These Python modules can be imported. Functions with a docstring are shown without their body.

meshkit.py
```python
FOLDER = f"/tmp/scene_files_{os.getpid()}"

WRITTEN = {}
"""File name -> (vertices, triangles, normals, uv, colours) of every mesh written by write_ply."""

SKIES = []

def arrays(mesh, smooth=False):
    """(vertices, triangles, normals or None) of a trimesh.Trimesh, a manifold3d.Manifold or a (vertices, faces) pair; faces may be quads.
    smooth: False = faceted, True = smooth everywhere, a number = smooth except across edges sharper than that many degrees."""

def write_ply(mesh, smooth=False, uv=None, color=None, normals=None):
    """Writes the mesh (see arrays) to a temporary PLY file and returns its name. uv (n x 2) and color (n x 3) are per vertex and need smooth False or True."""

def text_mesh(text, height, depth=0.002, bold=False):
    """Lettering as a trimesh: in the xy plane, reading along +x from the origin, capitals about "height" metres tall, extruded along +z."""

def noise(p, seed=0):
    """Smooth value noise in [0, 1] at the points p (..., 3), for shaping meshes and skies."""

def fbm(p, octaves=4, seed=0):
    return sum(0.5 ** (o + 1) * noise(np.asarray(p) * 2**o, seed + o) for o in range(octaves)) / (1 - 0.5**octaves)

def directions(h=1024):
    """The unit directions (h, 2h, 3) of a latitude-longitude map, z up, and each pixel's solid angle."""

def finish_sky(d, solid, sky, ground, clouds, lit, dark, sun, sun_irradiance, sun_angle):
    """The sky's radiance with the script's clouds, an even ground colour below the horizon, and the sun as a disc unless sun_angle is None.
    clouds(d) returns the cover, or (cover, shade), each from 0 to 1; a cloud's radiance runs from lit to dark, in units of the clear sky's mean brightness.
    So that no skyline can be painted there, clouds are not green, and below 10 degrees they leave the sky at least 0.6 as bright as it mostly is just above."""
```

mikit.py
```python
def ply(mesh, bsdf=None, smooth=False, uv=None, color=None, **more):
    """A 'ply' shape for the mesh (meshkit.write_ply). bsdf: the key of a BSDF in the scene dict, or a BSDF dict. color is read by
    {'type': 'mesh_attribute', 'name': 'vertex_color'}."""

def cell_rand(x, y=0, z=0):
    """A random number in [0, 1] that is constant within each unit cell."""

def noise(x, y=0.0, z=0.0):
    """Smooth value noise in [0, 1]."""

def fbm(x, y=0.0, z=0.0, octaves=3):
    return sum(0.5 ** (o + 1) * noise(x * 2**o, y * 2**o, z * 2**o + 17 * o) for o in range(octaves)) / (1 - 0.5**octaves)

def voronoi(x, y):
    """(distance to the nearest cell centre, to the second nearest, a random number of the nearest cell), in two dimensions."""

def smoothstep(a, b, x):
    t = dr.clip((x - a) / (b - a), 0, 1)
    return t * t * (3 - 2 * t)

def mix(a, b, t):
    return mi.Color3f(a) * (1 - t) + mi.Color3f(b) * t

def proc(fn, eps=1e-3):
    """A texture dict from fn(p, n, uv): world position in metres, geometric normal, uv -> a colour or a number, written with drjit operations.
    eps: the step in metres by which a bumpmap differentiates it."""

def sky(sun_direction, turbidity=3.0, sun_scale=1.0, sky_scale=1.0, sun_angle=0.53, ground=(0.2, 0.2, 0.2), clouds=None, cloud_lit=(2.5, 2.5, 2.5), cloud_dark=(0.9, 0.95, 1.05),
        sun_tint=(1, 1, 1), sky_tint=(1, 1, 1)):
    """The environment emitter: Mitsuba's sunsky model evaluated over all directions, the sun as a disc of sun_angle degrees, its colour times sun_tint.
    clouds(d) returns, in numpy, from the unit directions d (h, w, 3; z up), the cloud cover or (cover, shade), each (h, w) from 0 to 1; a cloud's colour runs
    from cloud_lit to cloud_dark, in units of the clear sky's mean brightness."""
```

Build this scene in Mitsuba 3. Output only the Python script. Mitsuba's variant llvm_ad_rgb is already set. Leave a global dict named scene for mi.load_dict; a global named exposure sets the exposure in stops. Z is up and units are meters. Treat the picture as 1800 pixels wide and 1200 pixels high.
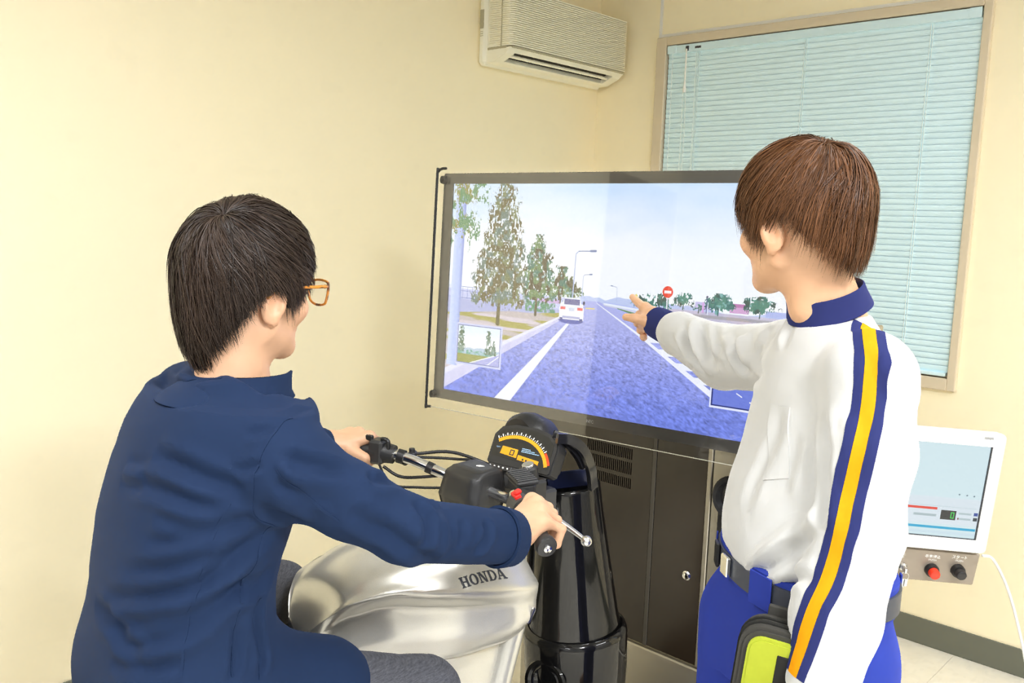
import math, random
import numpy as np
import trimesh
import manifold3d as m3
import mitsuba as mi
import drjit as dr
import mikit, meshkit
from shapely.geometry import Polygon, LineString, Point, box as sbox
from shapely.ops import unary_union

T = mi.ScalarTransform4f
scene, labels = {}, {}
rng = np.random.default_rng(7)

# ------------------------------------------------------------------ camera
EYE = np.array([2.734, -3.477, 1.55])
FWD = np.array([-0.6754, 0.7255, -0.1328])
UP = np.array([-0.1158, 0.0733, 0.9906])
scene['camera'] = {'type': 'perspective', 'fov': 59.67, 'fov_axis': 'x', 'near_clip': 0.05, 'far_clip': 50.0,
                   'to_world': T().look_at(origin=EYE.tolist(), target=(EYE + FWD).tolist(), up=UP.tolist())}
exposure = 0.54
ROOM_X, ROOM_Y, ROOM_Z = 4.6, -5.6, 2.7
# ceiling lamps: (x, y, size x, size y, radiance)
LAMPS = [(1.35, -3.7, 0.30, 1.25, (15, 15.4, 15.9)), (2.45, -1.7, 0.30, 1.25, (7, 7.2, 7.5)),
         (3.70, -3.1, 0.42, 0.70, (80, 81.5, 84)), (2.6, -4.9, 1.25, 0.30, (28, 28.6, 29.4)), (4.1, -1.2, 0.3, 1.2, (17, 17.4, 18))]

# ------------------------------------------------------------------ helpers
def srgb(r, g, b):
    c = np.array([r, g, b]) / 255.0
    return [float(x) for x in np.where(c <= 0.04045, c / 12.92, ((c + 0.055) / 1.055) ** 2.4)]

def rgb(c):
    return {'type': 'rgb', 'value': [float(x) for x in c]}

def mat(name, col, rough=0.5, metal=0.0, spec=0.5, coat=0.0, coat_gloss=0.9, sheen=0.0, bump=None, bump_scale=1.0, eps=1e-3):
    d = {'type': 'principled', 'base_color': col if isinstance(col, dict) else rgb(col), 'roughness': rough, 'metallic': metal, 'specular': spec}
    if coat:
        d['clearcoat'] = coat; d['clearcoat_gloss'] = coat_gloss
    if sheen:
        d['sheen'] = sheen
    if bump is not None:
        d = {'type': 'bumpmap', 'arbitrary': mikit.proc(bump, eps), 'scale': bump_scale, 'bsdf': d}
    scene[name] = {'type': 'twosided', 'bsdf': d}
    return name

def add(key, mesh, bsdf, smooth=False, label=None, cat=None, group=None, kind=None, **kw):
    assert key not in scene, key
    scene[key] = mikit.ply(mesh, bsdf, smooth=smooth, **kw)
    if label or kind or cat:
        tag(key, label, cat, group, kind)
    return key

def tag(key, label=None, cat=None, group=None, kind=None):
    d = labels.setdefault(key, {})
    for k, v in (('label', label), ('category', cat), ('group', group), ('kind', kind)):
        if v: d[k] = v

_count = {}
def nxt(base):
    n = _count.get(base, 0); _count[base] = n + 1
    return base if n == 0 else '%s_%03d' % (base, n)

def V(*a):
    return np.array(a, float)

def unit(v):
    v = np.asarray(v, float); return v / np.linalg.norm(v)

def hull(pts):
    return trimesh.convex.convex_hull(np.asarray(pts, float))

def bx(lo, hi, c=0.0):
    """axis box from corner lo to corner hi with chamfer c"""
    lo, hi = np.minimum(lo, hi).astype(float), np.maximum(lo, hi).astype(float)
    if c <= 0:
        m = trimesh.creation.box(extents=hi - lo); m.apply_translation((lo + hi) / 2); return m
    c = min(c, 0.49 * (hi - lo).min())
    pts = []
    for ax in range(3):
        for s in np.ndindex(2, 2, 2):
            p = np.where(np.array(s) == 0, lo + c, hi - c)
            p[ax] = lo[ax] if s[ax] == 0 else hi[ax]
            pts.append(p)
    return hull(pts)

def cat(*ms):
    ms = [m for m in ms if m is not None]
    return trimesh.util.concatenate(ms) if len(ms) > 1 else ms[0]

def frame(o, a, b, n):
    M = np.eye(4); M[:3, 0], M[:3, 1], M[:3, 2], M[:3, 3] = a, b, n, o
    return M

def at(mesh, M):
    m = mesh.copy(); m.apply_transform(M); return m

def align(p, q, up=(0, 0, 1)):
    """frame whose z runs from p to q"""
    z = unit(np.asarray(q, float) - np.asarray(p, float)); u = np.asarray(up, float)
    if abs(z @ unit(u)) > 0.98: u = V(1, 0, 0) if abs(z[0]) < 0.9 else V(0, 1, 0)
    x = unit(np.cross(u, z)); y = np.cross(z, x)
    return frame(p, x, y, z)

def smooth_path(pts, n=10):
    """Catmull-Rom through pts"""
    p = np.asarray(pts, float)
    if len(p) < 3: return p
    e = np.vstack([2 * p[0] - p[1], p, 2 * p[-1] - p[-2]])
    out = []
    for i in range(len(p) - 1):
        a, b, c, d = e[i:i + 4]
        for t in np.linspace(0, 1, n, endpoint=False):
            out.append(0.5 * (2 * b + (c - a) * t + (2 * a - 5 * b + 4 * c - d) * t * t + (3 * b - a - 3 * c + d) * t ** 3))
    out.append(p[-1])
    return np.array(out)

def tube(path, r, sides=12, caps=True):
    p = np.asarray(path, float); n = len(p)
    r = np.broadcast_to(np.asarray(r, float), (n,))
    t = np.gradient(p, axis=0); t /= np.linalg.norm(t, axis=1, keepdims=True) + 1e-12
    a = np.cross(t[0], V(0, 0, 1));
    if np.linalg.norm(a) < 1e-3: a = np.cross(t[0], V(1, 0, 0))
    A = []
    for i in range(n):
        a = a - t[i] * (a @ t[i]); a = a / np.linalg.norm(a); A.append(a)
    A = np.array(A); B = np.cross(t, A)
    ang = np.arange(sides) * 2 * np.pi / sides
    v = p[:, None] + r[:, None, None] * (np.cos(ang)[None, :, None] * A[:, None] + np.sin(ang)[None, :, None] * B[:, None])
    v = v.reshape(-1, 3)
    i, j = np.meshgrid(np.arange(n - 1), np.arange(sides), indexing='ij')
    q = np.stack([i * sides + j, i * sides + (j + 1) % sides, (i + 1) * sides + (j + 1) % sides, (i + 1) * sides + j], -1).reshape(-1, 4)
    f = np.vstack([q[:, [0, 1, 2]], q[:, [0, 2, 3]]])
    if caps:
        c0, c1 = len(v), len(v) + 1
        v = np.vstack([v, p[0], p[-1]])
        j = np.arange(sides)
        f = np.vstack([f, np.stack([j * 0 + c0, (j + 1) % sides, j], 1), np.stack([j * 0 + c1, (n - 1) * sides + j, (n - 1) * sides + (j + 1) % sides], 1)])
    return trimesh.Trimesh(v, f, process=False)

def lathe(prof, p, q, sides=32, scale=1.0):
    """prof: (radius, position along p->q in metres); closed at ends when the radius is 0"""
    prof = np.asarray(prof, float)
    ang = np.arange(sides) * 2 * np.pi / sides
    v = np.stack([prof[:, None, 0] * np.cos(ang), prof[:, None, 0] * np.sin(ang) * scale, np.broadcast_to(prof[:, None, 1], (len(prof), sides))], -1).reshape(-1, 3)
    n = len(prof)
    i, j = np.meshgrid(np.arange(n - 1), np.arange(sides), indexing='ij')
    qd = np.stack([i * sides + j, i * sides + (j + 1) % sides, (i + 1) * sides + (j + 1) % sides, (i + 1) * sides + j], -1).reshape(-1, 4)
    f = np.vstack([qd[:, [0, 1, 2]], qd[:, [0, 2, 3]]])
    return at(trimesh.Trimesh(v, f, process=False), align(p, q))

def cyl(p, q, r, sides=24, c=0.0):
    L = np.linalg.norm(np.asarray(q, float) - np.asarray(p, float)); c = min(c, 0.45 * L, 0.45 * r)
    prof = [(0, 0), (r - c, 0), (r, c), (r, L - c), (r - c, L), (0, L)] if c > 0 else [(0, 0), (r, 0), (r, L), (0, L)]
    return lathe(prof, p, q, sides)

def extr(poly, d, M=None):
    """shapely polygon(s) extruded by d along +z, then placed"""
    gs = [g for g in getattr(poly, 'geoms', [poly]) if g.area > 1e-12]
    m = cat(*[trimesh.creation.extrude_polygon(g, d, engine='earcut') for g in gs])
    return at(m, M) if M is not None else m

def rrect(w, h, r, x=0, y=0, n=6):
    return sbox(x + r, y + r, x + w - r, y + h - r).buffer(r, quad_segs=n)

def text(s, h, d, M, bold=False, squeeze=1.0, center=False):
    m = meshkit.text_mesh(s, h, d, bold=bold)
    if center:
        m.apply_translation([-(m.bounds[0][0] + m.bounds[1][0]) / 2, 0, 0])
    m.apply_scale([squeeze, 1, 1])
    return at(m, M)

def strokes(lines, w):
    return unary_union([LineString(l).buffer(w / 2, cap_style=2) for l in lines])

def loft(rings, close=True, caps=True):
    """rings: (n, m, 3)"""
    r = np.asarray(rings, float); n, m = r.shape[:2]
    v = r.reshape(-1, 3)
    jj = np.arange(m if close else m - 1)
    i, j = np.meshgrid(np.arange(n - 1), jj, indexing='ij')
    q = np.stack([i * m + j, i * m + (j + 1) % m, (i + 1) * m + (j + 1) % m, (i + 1) * m + j], -1).reshape(-1, 4)
    f = np.vstack([q[:, [0, 1, 2]], q[:, [0, 2, 3]]])
    if caps and close:
        c0, c1 = len(v), len(v) + 1
        v = np.vstack([v, r[0].mean(0), r[-1].mean(0)]); j = np.arange(m)
        f = np.vstack([f, np.stack([j * 0 + c0, (j + 1) % m, j], 1), np.stack([j * 0 + c1, (n - 1) * m + j, (n - 1) * m + (j + 1) % m], 1)])
    return trimesh.Trimesh(v, f, process=False)

# ------------------------------------------------------------------ materials of the room
def wall_col(p, n, uv):
    v = mikit.fbm(p.x * 1.3 + 5, p.y * 1.3, p.z * 1.3, 3)
    w = mikit.smoothstep(0.83, 0.9, mikit.noise(p.x * 16 + 3, p.y * 16, p.z * 16)) * 0.012
    return mikit.mix(WALL_A, WALL_B, v) * (1 - w)
WALL_A, WALL_B = [0.87, 0.783, 0.555], [0.89, 0.805, 0.59]
def wall_bump(p, n, uv):
    return mikit.fbm(p.x * 90, p.y * 90, p.z * 90, 2)
mat('mat_wall', mikit.proc(wall_col), rough=0.62, spec=0.3, bump=wall_bump, bump_scale=0.0006)
mat('mat_ceiling', [0.62, 0.62, 0.61], rough=0.9, spec=0.1)
def tile_col(p, n, uv):
    r = mikit.cell_rand(dr.floor(p.x / 0.45 + 0.13), dr.floor(p.y / 0.45))
    s = mikit.fbm(p.x * 14, p.y * 22, 0, 4)
    k = mikit.smoothstep(0.62, 0.75, mikit.noise(p.x * 70, p.y * 38))
    return mikit.mix([0.70, 0.665, 0.57], [0.80, 0.765, 0.68], s * 0.8 + r * 0.2) * (1 - 0.03 * k)
mat('mat_tile', mikit.proc(tile_col), rough=0.28, spec=0.5)
mat('mat_grout', [0.30, 0.27, 0.22], rough=0.9)
mat('mat_base', [0.125, 0.13, 0.10], rough=0.45)
mat('mat_winframe', srgb(206, 192, 168), rough=0.38, spec=0.5)
mat('mat_white', [0.82, 0.82, 0.79], rough=0.4)
mat('mat_strip', [0.74, 0.73, 0.70], rough=0.5)
def slat_col(p, n, uv):
    return mikit.mix([0.63, 0.835, 0.92], [0.66, 0.86, 0.94], mikit.noise(p.x * 3, p.z * 60))
mat('mat_slat', mikit.proc(slat_col), rough=0.38, spec=0.5)
mat('mat_headrail', [0.62, 0.80, 0.88], rough=0.35)
mat('mat_ac', [0.85, 0.83, 0.70], rough=0.45, spec=0.4)
mat('mat_ac_grey', [0.38, 0.35, 0.24], rough=0.5)
mat('mat_dark', [0.012, 0.010, 0.008], rough=0.5)
mat('mat_black', [0.012, 0.012, 0.013], rough=0.35)
mat('mat_blackgloss', [0.006, 0.006, 0.008], rough=0.12, spec=0.6, coat=1.0, coat_gloss=0.97)
mat('mat_chrome', [0.86, 0.86, 0.85], rough=0.07, metal=1.0)
mat('mat_alu', [0.78, 0.78, 0.77], rough=0.28, metal=1.0)
mat('mat_door', [0.045, 0.022, 0.012], rough=0.35)
mat('mat_text_white', [0.85, 0.85, 0.82], rough=0.5)
mat('mat_text_grey', [0.30, 0.30, 0.29], rough=0.5)
mat('mat_text_dark', [0.03, 0.03, 0.035], rough=0.4)

# ------------------------------------------------------------------ the room
def struct(key, mesh, m, **kw):
    add(key, mesh, m, kind='structure', **kw)
    return key
struct('wall_left', bx((-0.12, ROOM_Y - 0.12, -0.05), (0, 0.12, ROOM_Z + 0.05)), 'mat_wall', label='plain cream wall behind the seated person and the screen')
# window wall with its opening
WX0, WX1, WZ0, WZ1 = 0.372, 1.716, 1.015, 2.368
ww = cat(bx((-0.0, 0, -0.05), (WX0, 0.12, ROOM_Z + .05)), bx((WX1, 0, -0.05), (ROOM_X + .12, 0.12, ROOM_Z + .05)),
         bx((WX0, 0, -0.05), (WX1, 0.12, WZ0)), bx((WX0, 0, WZ1), (WX1, 0.12, ROOM_Z + .05)))
struct('wall_back', ww, 'mat_wall', label='cream wall with the blind-covered window')
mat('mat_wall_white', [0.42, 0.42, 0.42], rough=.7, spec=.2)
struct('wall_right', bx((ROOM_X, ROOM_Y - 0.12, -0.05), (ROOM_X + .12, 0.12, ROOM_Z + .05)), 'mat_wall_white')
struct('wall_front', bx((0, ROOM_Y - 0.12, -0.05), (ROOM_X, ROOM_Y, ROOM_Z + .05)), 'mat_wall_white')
struct('ceiling', bx((0, ROOM_Y, ROOM_Z), (ROOM_X, 0, ROOM_Z + 0.05)), 'mat_ceiling')
struct('floor', bx((0, ROOM_Y, -0.05), (ROOM_X, 0, -0.0025)), 'mat_grout', label='floor of pale vinyl tiles with thin dark joints')
TS = 0.45
tile_mesh = bx((0.0006, 0.0006, -0.0025), (TS - 0.0006, TS - 0.0006, 0.0), 0.0003)
TX0 = 0.018
for ix in range(-1, int(ROOM_X / TS) + 1):
    for iy in range(int(ROOM_Y / TS) - 1, 0):
        x0, y0 = TX0 + ix * TS, iy * TS
        a, b = max(x0, 0), min(x0 + TS, ROOM_X); c, d = max(y0, ROOM_Y), y0 + TS
        if b - a < 0.02 or d - c < 0.02: continue
        if b - a > TS - 1e-6 and d - c > TS - 1e-6:
            k = nxt('floor__tile')
            if 'shared_tile' not in globals(): shared_tile = mikit.ply(tile_mesh, 'mat_tile')
            scene[k] = {**shared_tile, 'to_world': T().translate([a, c, 0])}
        else:
            add(nxt('floor__tile'), bx((a + .0006, c + .0006, -.0025), (b - .0006, d - .0006, 0), .0003), 'mat_tile')
def baseboard(lo, hi): return bx(lo, hi, 0.003)
struct('baseboard_back', cat(baseboard((0.008, -0.008, 0), (ROOM_X - .008, 0, 0.103))), 'mat_base', label='dark grey skirting strip along the window wall')
struct('baseboard_left', baseboard((0, -4.42, 0), (0.008, 0, 0.103)), 'mat_base')
struct('baseboard_right', baseboard((ROOM_X - .008, ROOM_Y, 0), (ROOM_X, -0.0, 0.103)), 'mat_base')
struct('baseboard_front', baseboard((0.01, ROOM_Y, 0), (ROOM_X - .01, ROOM_Y + .008, 0.103)), 'mat_base')
# dark door in the left wall, behind the photographer's side of the room (mirrored in the screen)
struct('door_1', cat(bx((0, -5.38, 0), (0.035, -4.46, 2.06), 0.003), bx((0.0, -5.44, 0), (0.05, -5.38, 2.12), .004), bx((0, -4.46, 0), (0.05, -4.42, 2.12), .004), bx((0, -5.38, 2.06), (.05, -4.46, 2.12), .004)), 'mat_door')
add('door_1__handle', cat(cyl((0.03, -5.28, 1.0), (0.08, -5.28, 1.0), 0.012), cyl((0.08, -5.29, 1.0), (0.08, -5.16, 1.0), 0.010)), 'mat_alu', smooth=40)
# joint strips around the window panel
struct('trim_1', bx((0.340, -0.004, 2.405), (0.355, 0.0, ROOM_Z), .001), 'mat_strip', label='thin white joint strip rising above the window corner')
struct('trim_2', bx((0.340, -0.005, 2.389), (ROOM_X, 0.0, 2.405), .001), 'mat_strip', label='thin white joint strip running along the top of the window')
# lamps
for (x, y, sx, sy, L) in LAMPS:
    k = nxt('ceiling_light')
    h = [sx / 2, sy / 2]
    fr = cat(bx((x - h[0] - .03, y - h[1] - .03, ROOM_Z - .05), (x - h[0], y + h[1] + .03, ROOM_Z), .004), bx((x + h[0], y - h[1] - .03, ROOM_Z - .05), (x + h[0] + .03, y + h[1] + .03, ROOM_Z), .004),
             bx((x - h[0], y - h[1] - .03, ROOM_Z - .05), (x + h[0], y - h[1], ROOM_Z), .004), bx((x - h[0], y + h[1], ROOM_Z - .05), (x + h[0], y + h[1] + .03, ROOM_Z), .004))
    add(k + '__frame', fr, 'mat_white')
    pan = trimesh.Trimesh([[x - h[0], y - h[1], ROOM_Z - .035], [x + h[0], y - h[1], ROOM_Z - .035], [x + h[0], y + h[1], ROOM_Z - .035], [x - h[0], y + h[1], ROOM_Z - .035]], [[0, 2, 1], [0, 3, 2]], process=False)
    add(k + '__diffuser', pan, 'mat_white', emitter={'type': 'area', 'radiance': rgb(L)})
    tag(k, 'flat white-framed fluorescent ceiling light ' + {'ceiling_light': 'nearest the plain cream wall', 'ceiling_light_001': 'above the pointing person', 'ceiling_light_002': 'largest one, behind the photographer\'s right', 'ceiling_light_003': 'above the rear of the room', 'ceiling_light_004': 'by the window wall on the right'}[k], 'ceiling light', 'ceiling lights')

# ------------------------------------------------------------------ window
def ring_frame(x0, x1, z0, z1, t, y0, y1, c=0.003):
    tl, tr, tb, tt = t
    return [bx((x0, y0, z0), (x0 + tl, y1, z1), c), bx((x1 - tr, y0, z0), (x1, y1, z1), c), bx((x0 + tl, y0, z0), (x1 - tr, y1, z0 + tb), c), bx((x0 + tl, y0, z1 - tt), (x1 - tr, y1, z1), c)]
struct('window_1', cat(*ring_frame(0.345, 1.731, 0.990, 2.388, (.052, .030, .044, .037), -0.026, 0.0), *ring_frame(0.40, 1.70, 1.036, 2.348, (.006, .006, .006, .006), 0.0, 0.10, 0.001)), 'mat_winframe', label='window with a beige aluminium frame')
scene['mat_glass'] = {'type': 'thindielectric', 'int_ior': 1.5}
sash = ring_frame(0.406, 1.694, 1.042, 2.342, (.035, .035, .04, .035), 0.075, 0.098)
add('window_1__sash', cat(*sash, bx((1.03, .075, 1.08), (1.07, .098, 2.31), .002)), 'mat_winframe')
for (a, b) in ((0.441, 1.03), (1.07, 1.659)):
    add(nxt('window_1__pane'), bx((a, 0.085, 1.082), (b, 0.0851, 2.307)), 'mat_glass')

# ------------------------------------------------------------------ blind
def slat_mesh():
    # a closed, slightly curved strip, tilted almost upright
    w, n = 0.0248, 5
    s = np.linspace(-1, 1, n)
    prof = np.stack([-(1 - s * s) * 0.0022, s * w / 2], 1)
    a = math.radians(14)
    R = np.array([[math.cos(a), -math.sin(a)], [math.sin(a), math.cos(a)]])
    o = np.vstack([prof, (prof + [0.0006, 0])[::-1]]) @ R.T
    xs = np.array([0.402, 1.699])
    rings = [[[x, q[0], q[1]] for q in o] for x in xs]
    return loft(rings, True, True)
BY = -0.006
sl = mikit.ply(slat_mesh(), 'mat_slat')
zt, zb, NS = 2.302, 1.066, 58
for i in range(NS):
    z = zt + (zb - zt) * i / (NS - 1)
    scene[nxt('venetian_blind__slat')] = {**sl, 'to_world': T().translate([0, BY, z])}
add('venetian_blind__headrail', cat(bx((0.406, -0.024, 2.313), (1.694, 0.014, 2.346), .002), bx((0.404, -.026, 2.312), (0.45, -.020, 2.347), .001), bx((1.655, -.026, 2.312), (1.696, -.020, 2.347), .001)), 'mat_headrail')
add('venetian_blind__bottom_rail', bx((0.409, -0.018, 1.040), (1.691, 0.008, 1.054), .003), 'mat_headrail')
mat('mat_cord', [0.72, 0.82, 0.82], rough=0.5)
for x in (0.56, 1.05, 1.53):
    add(nxt('venetian_blind__ladder_cord'), cat(*[tube([(x + dx, BY - 0.0062, 2.315), (x + dx, BY - .0062, 1.05)], 0.0011, 6) for dx in (-.004, .004)]), 'mat_cord')
add('venetian_blind__tilt_wand', cat(tube([(0.507, -0.030, 2.325), (0.507, -.030, 2.18)], 0.003, 10), lathe([(0, 0), (.006, 0), (.0075, .012), (.004, .045), (0, .045)], (0.507, -.030, 2.140), (0.507, -.030, 2.185), 16)), 'mat_white', smooth=40)
add('venetian_blind__tilt_wand__hook', bx((0.500, -0.028, 2.318), (0.514, -.023, 2.338), .001), 'mat_text_dark')
add('venetian_blind__pull_cord', cat(*[tube([(x, -.028, zz), (x + .003, -.028, 2.0), (x + .002, -.028, 1.45)], .0012, 6) for x, zz in ((0.436, 2.31), (0.498, 2.14), (0.514, 2.14), (0.556, 2.31))]), 'mat_cord')
add('venetian_blind__label', cat(bx((0.545, -.0248, 2.324), (0.575, -.024, 2.333))), 'mat_text_dark')
tag('venetian_blind', 'closed pale teal venetian blind filling the window', 'blind')

# ------------------------------------------------------------------ air conditioner
AY0, AY1 = -0.80, -0.035
def ac_prof():
    return Polygon([(0, 2.200), (0.03, 2.192), (0.09, 2.196), (0.145, 2.226), (0.150, 2.245), (0.150, 2.250), (0.176, 2.250), (0.182, 2.262), (0.182, 2.470), (0.170, 2.486), (0.0, 2.486)])
MZX = np.array([[1, 0, 0, 0], [0, 0, 1, 0], [0, 1, 0, 0], [0, 0, 0, 1.0]])
def ext_y(poly, y0, y1):
    m = extr(poly, y1 - y0)
    v = m.vertices; m.vertices = np.stack([v[:, 0], y1 - v[:, 2], v[:, 1]], 1)
    return m
lower = Polygon([(0.0, 2.200), (0.02, 2.192), (0.085, 2.195), (0.150, 2.222), (0.176, 2.246), (0.12, 2.246), (0.10, 2.262), (0.0, 2.262)])
body = cat(ext_y(Polygon([(0, 2.25), (0.10, 2.25), (0.166, 2.254), (0.166, 2.470), (0.155, 2.486), (0, 2.486)]), AY0 + .004, AY1 - .004))
add('air_conditioner__body', body, 'mat_ac')
add('air_conditioner__back_plate', bx((0.0, AY0 - .012, 2.185), (0.045, AY1 + .012, 2.490), 0.014), 'mat_ac')
# bottom tray with the outlet cut out
tray = m3.Manifold(m3.Mesh(np.asarray(lower_m.vertices, np.float32), np.asarray(lower_m.faces, np.uint32))) if False else None
lm = ext_y(lower, AY0, AY1); lm.merge_vertices()
cut = at(bx((-0.62 / 2, -0.019, -0.02), (0.62 / 2, 0.019, 0.05)), np.eye(4))
ca = math.atan2(2.246 - 2.195, 0.176 - 0.085)
cm = frame((0.128, (AY0 + AY1) / 2 - .005, 2.214), (0, 1, 0), (math.cos(ca), 0, math.sin(ca)), unit(np.cross((0, 1, 0), (math.cos(ca), 0, math.sin(ca)))))
cut = at(cut, cm)
outl = at(bx((-0.66 / 2, -0.034, -0.027), (0.66 / 2, 0.032, 0.045)), cm)
try:
    lmb = trimesh.boolean.difference([lm, outl], engine='manifold')
except Exception:
    lmb = lm
add('air_conditioner__bottom_tray', lmb, 'mat_ac')
add('air_conditioner__air_outlet', at(bx((-0.329, -0.033, -0.0265), (0.329, 0.031, -.0225)), cm), 'mat_dark')
for o in (0.0,):
    add(nxt('air_conditioner__vane'), at(bx((-0.328, o - 0.006, -0.012), (0.328, o + 0.006, -.002), .0015), cm), 'mat_ac')
# ridged front grille
zz, pz = [], []
N = 27
z0, z1 = 2.252, 2.478
for i in range(N):
    a = z0 + (z1 - z0) * i / N; b = z0 + (z1 - z0) * (i + 1) / N
    pz += [(0.172, a), (0.186, a + (b - a) * .12), (0.186, a + (b - a) * .58), (0.172, a + (b - a) * .68)]
gp = Polygon([(0.164, z0)] + pz + [(0.164, z1)])
add('air_conditioner__front_grille', ext_y(gp, AY0 + .018, AY1 - .004), 'mat_ac')
# rounded left corner and side with the same ridges
rings = []
for y, off in ((AY0, 0.075), (AY0, 0.10), (AY0, 0.160), (AY0 + .006, 0.172), (AY0 + .018, 0.1782)):
    pass
side = []
for (xa, ya) in ((0.056, AY0), (0.150, AY0), (0.168, AY0 + .003), (0.1765, AY0 + .010), (0.180, AY0 + .022)):
    side.append((xa, ya))
cols = []
for (xq, zq) in [(0, z0)] + [(q[0] - 0.180, q[1]) for q in pz] + [(0, z1)]:
    nrm = [(0, -1), (0, -1), (0.6, -0.8), (0.9, -0.43), (1, 0)]
    cols.append([(s[0] + nn[0] * xq, s[1] + nn[1] * xq * (0.5), zq) for s, nn in zip(side, nrm)])
sp = np.array(cols)
add('air_conditioner__side_grille', loft(sp, close=False, caps=False), 'mat_ac', smooth=30)
add('air_conditioner__side_grille__seam', bx((0.128, AY0 - .0062, z0), (0.130, AY0 - .003, z1)), 'mat_ac_grey')
add('air_conditioner__lip', cat(ext_y(Polygon([(0.150, 2.246), (0.180, 2.243), (0.183, 2.250), (0.150, 2.252)]), AY0 + .01, AY1 - .002), bx((0.05, AY0 - .002, 2.243), (0.155, AY0 + .012, 2.252))), 'mat_ac_grey')
add('air_conditioner__sensor_window', at(bx((0.344, -0.004, -0.016), (0.366, 0.012, -0.006), .002), cm), 'mat_dark')
add('air_conditioner__rating_label', cat(bx((0.012, AY0 - .0128, 2.33), (0.034, AY0 - .0115, 2.405)), *[bx((0.014, AY0 - .0128, 2.30 + .008 * i), (0.032, AY0 - .0115, 2.303 + .008 * i)) for i in range(3)]), 'mat_ac_grey')
tag('air_conditioner', 'cream wall air conditioner with a ridged front, high in the corner', 'air conditioner')

# ------------------------------------------------------------------ television
TVO, TVA, TVB, TVN = V(0.7424, -1.6528, 1.6845), V(0.99430, 0.10650, 0.00450), V(-0.00940, 0.04470, 0.99900), V(0.1062, -0.9933, 0.0455)
TVA = unit(TVA); TVN = unit(np.cross(TVA, TVB)); TVB = np.cross(TVN, TVA)
MTV = frame(TVO, TVA, TVB, TVN)          # local: x right, y up (negative inside), z to the viewer; origin at the top left corner of the set
TW, TH = 1.157, 0.670
SX, SY, SW, SH = 0.036, 0.030, 1.085, 0.610
SCREEN_GAIN = 1.06 * 2.0 ** -exposure

def L_(r, g, b):
    return mi.Color3f(*srgb(r, g, b))

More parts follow.
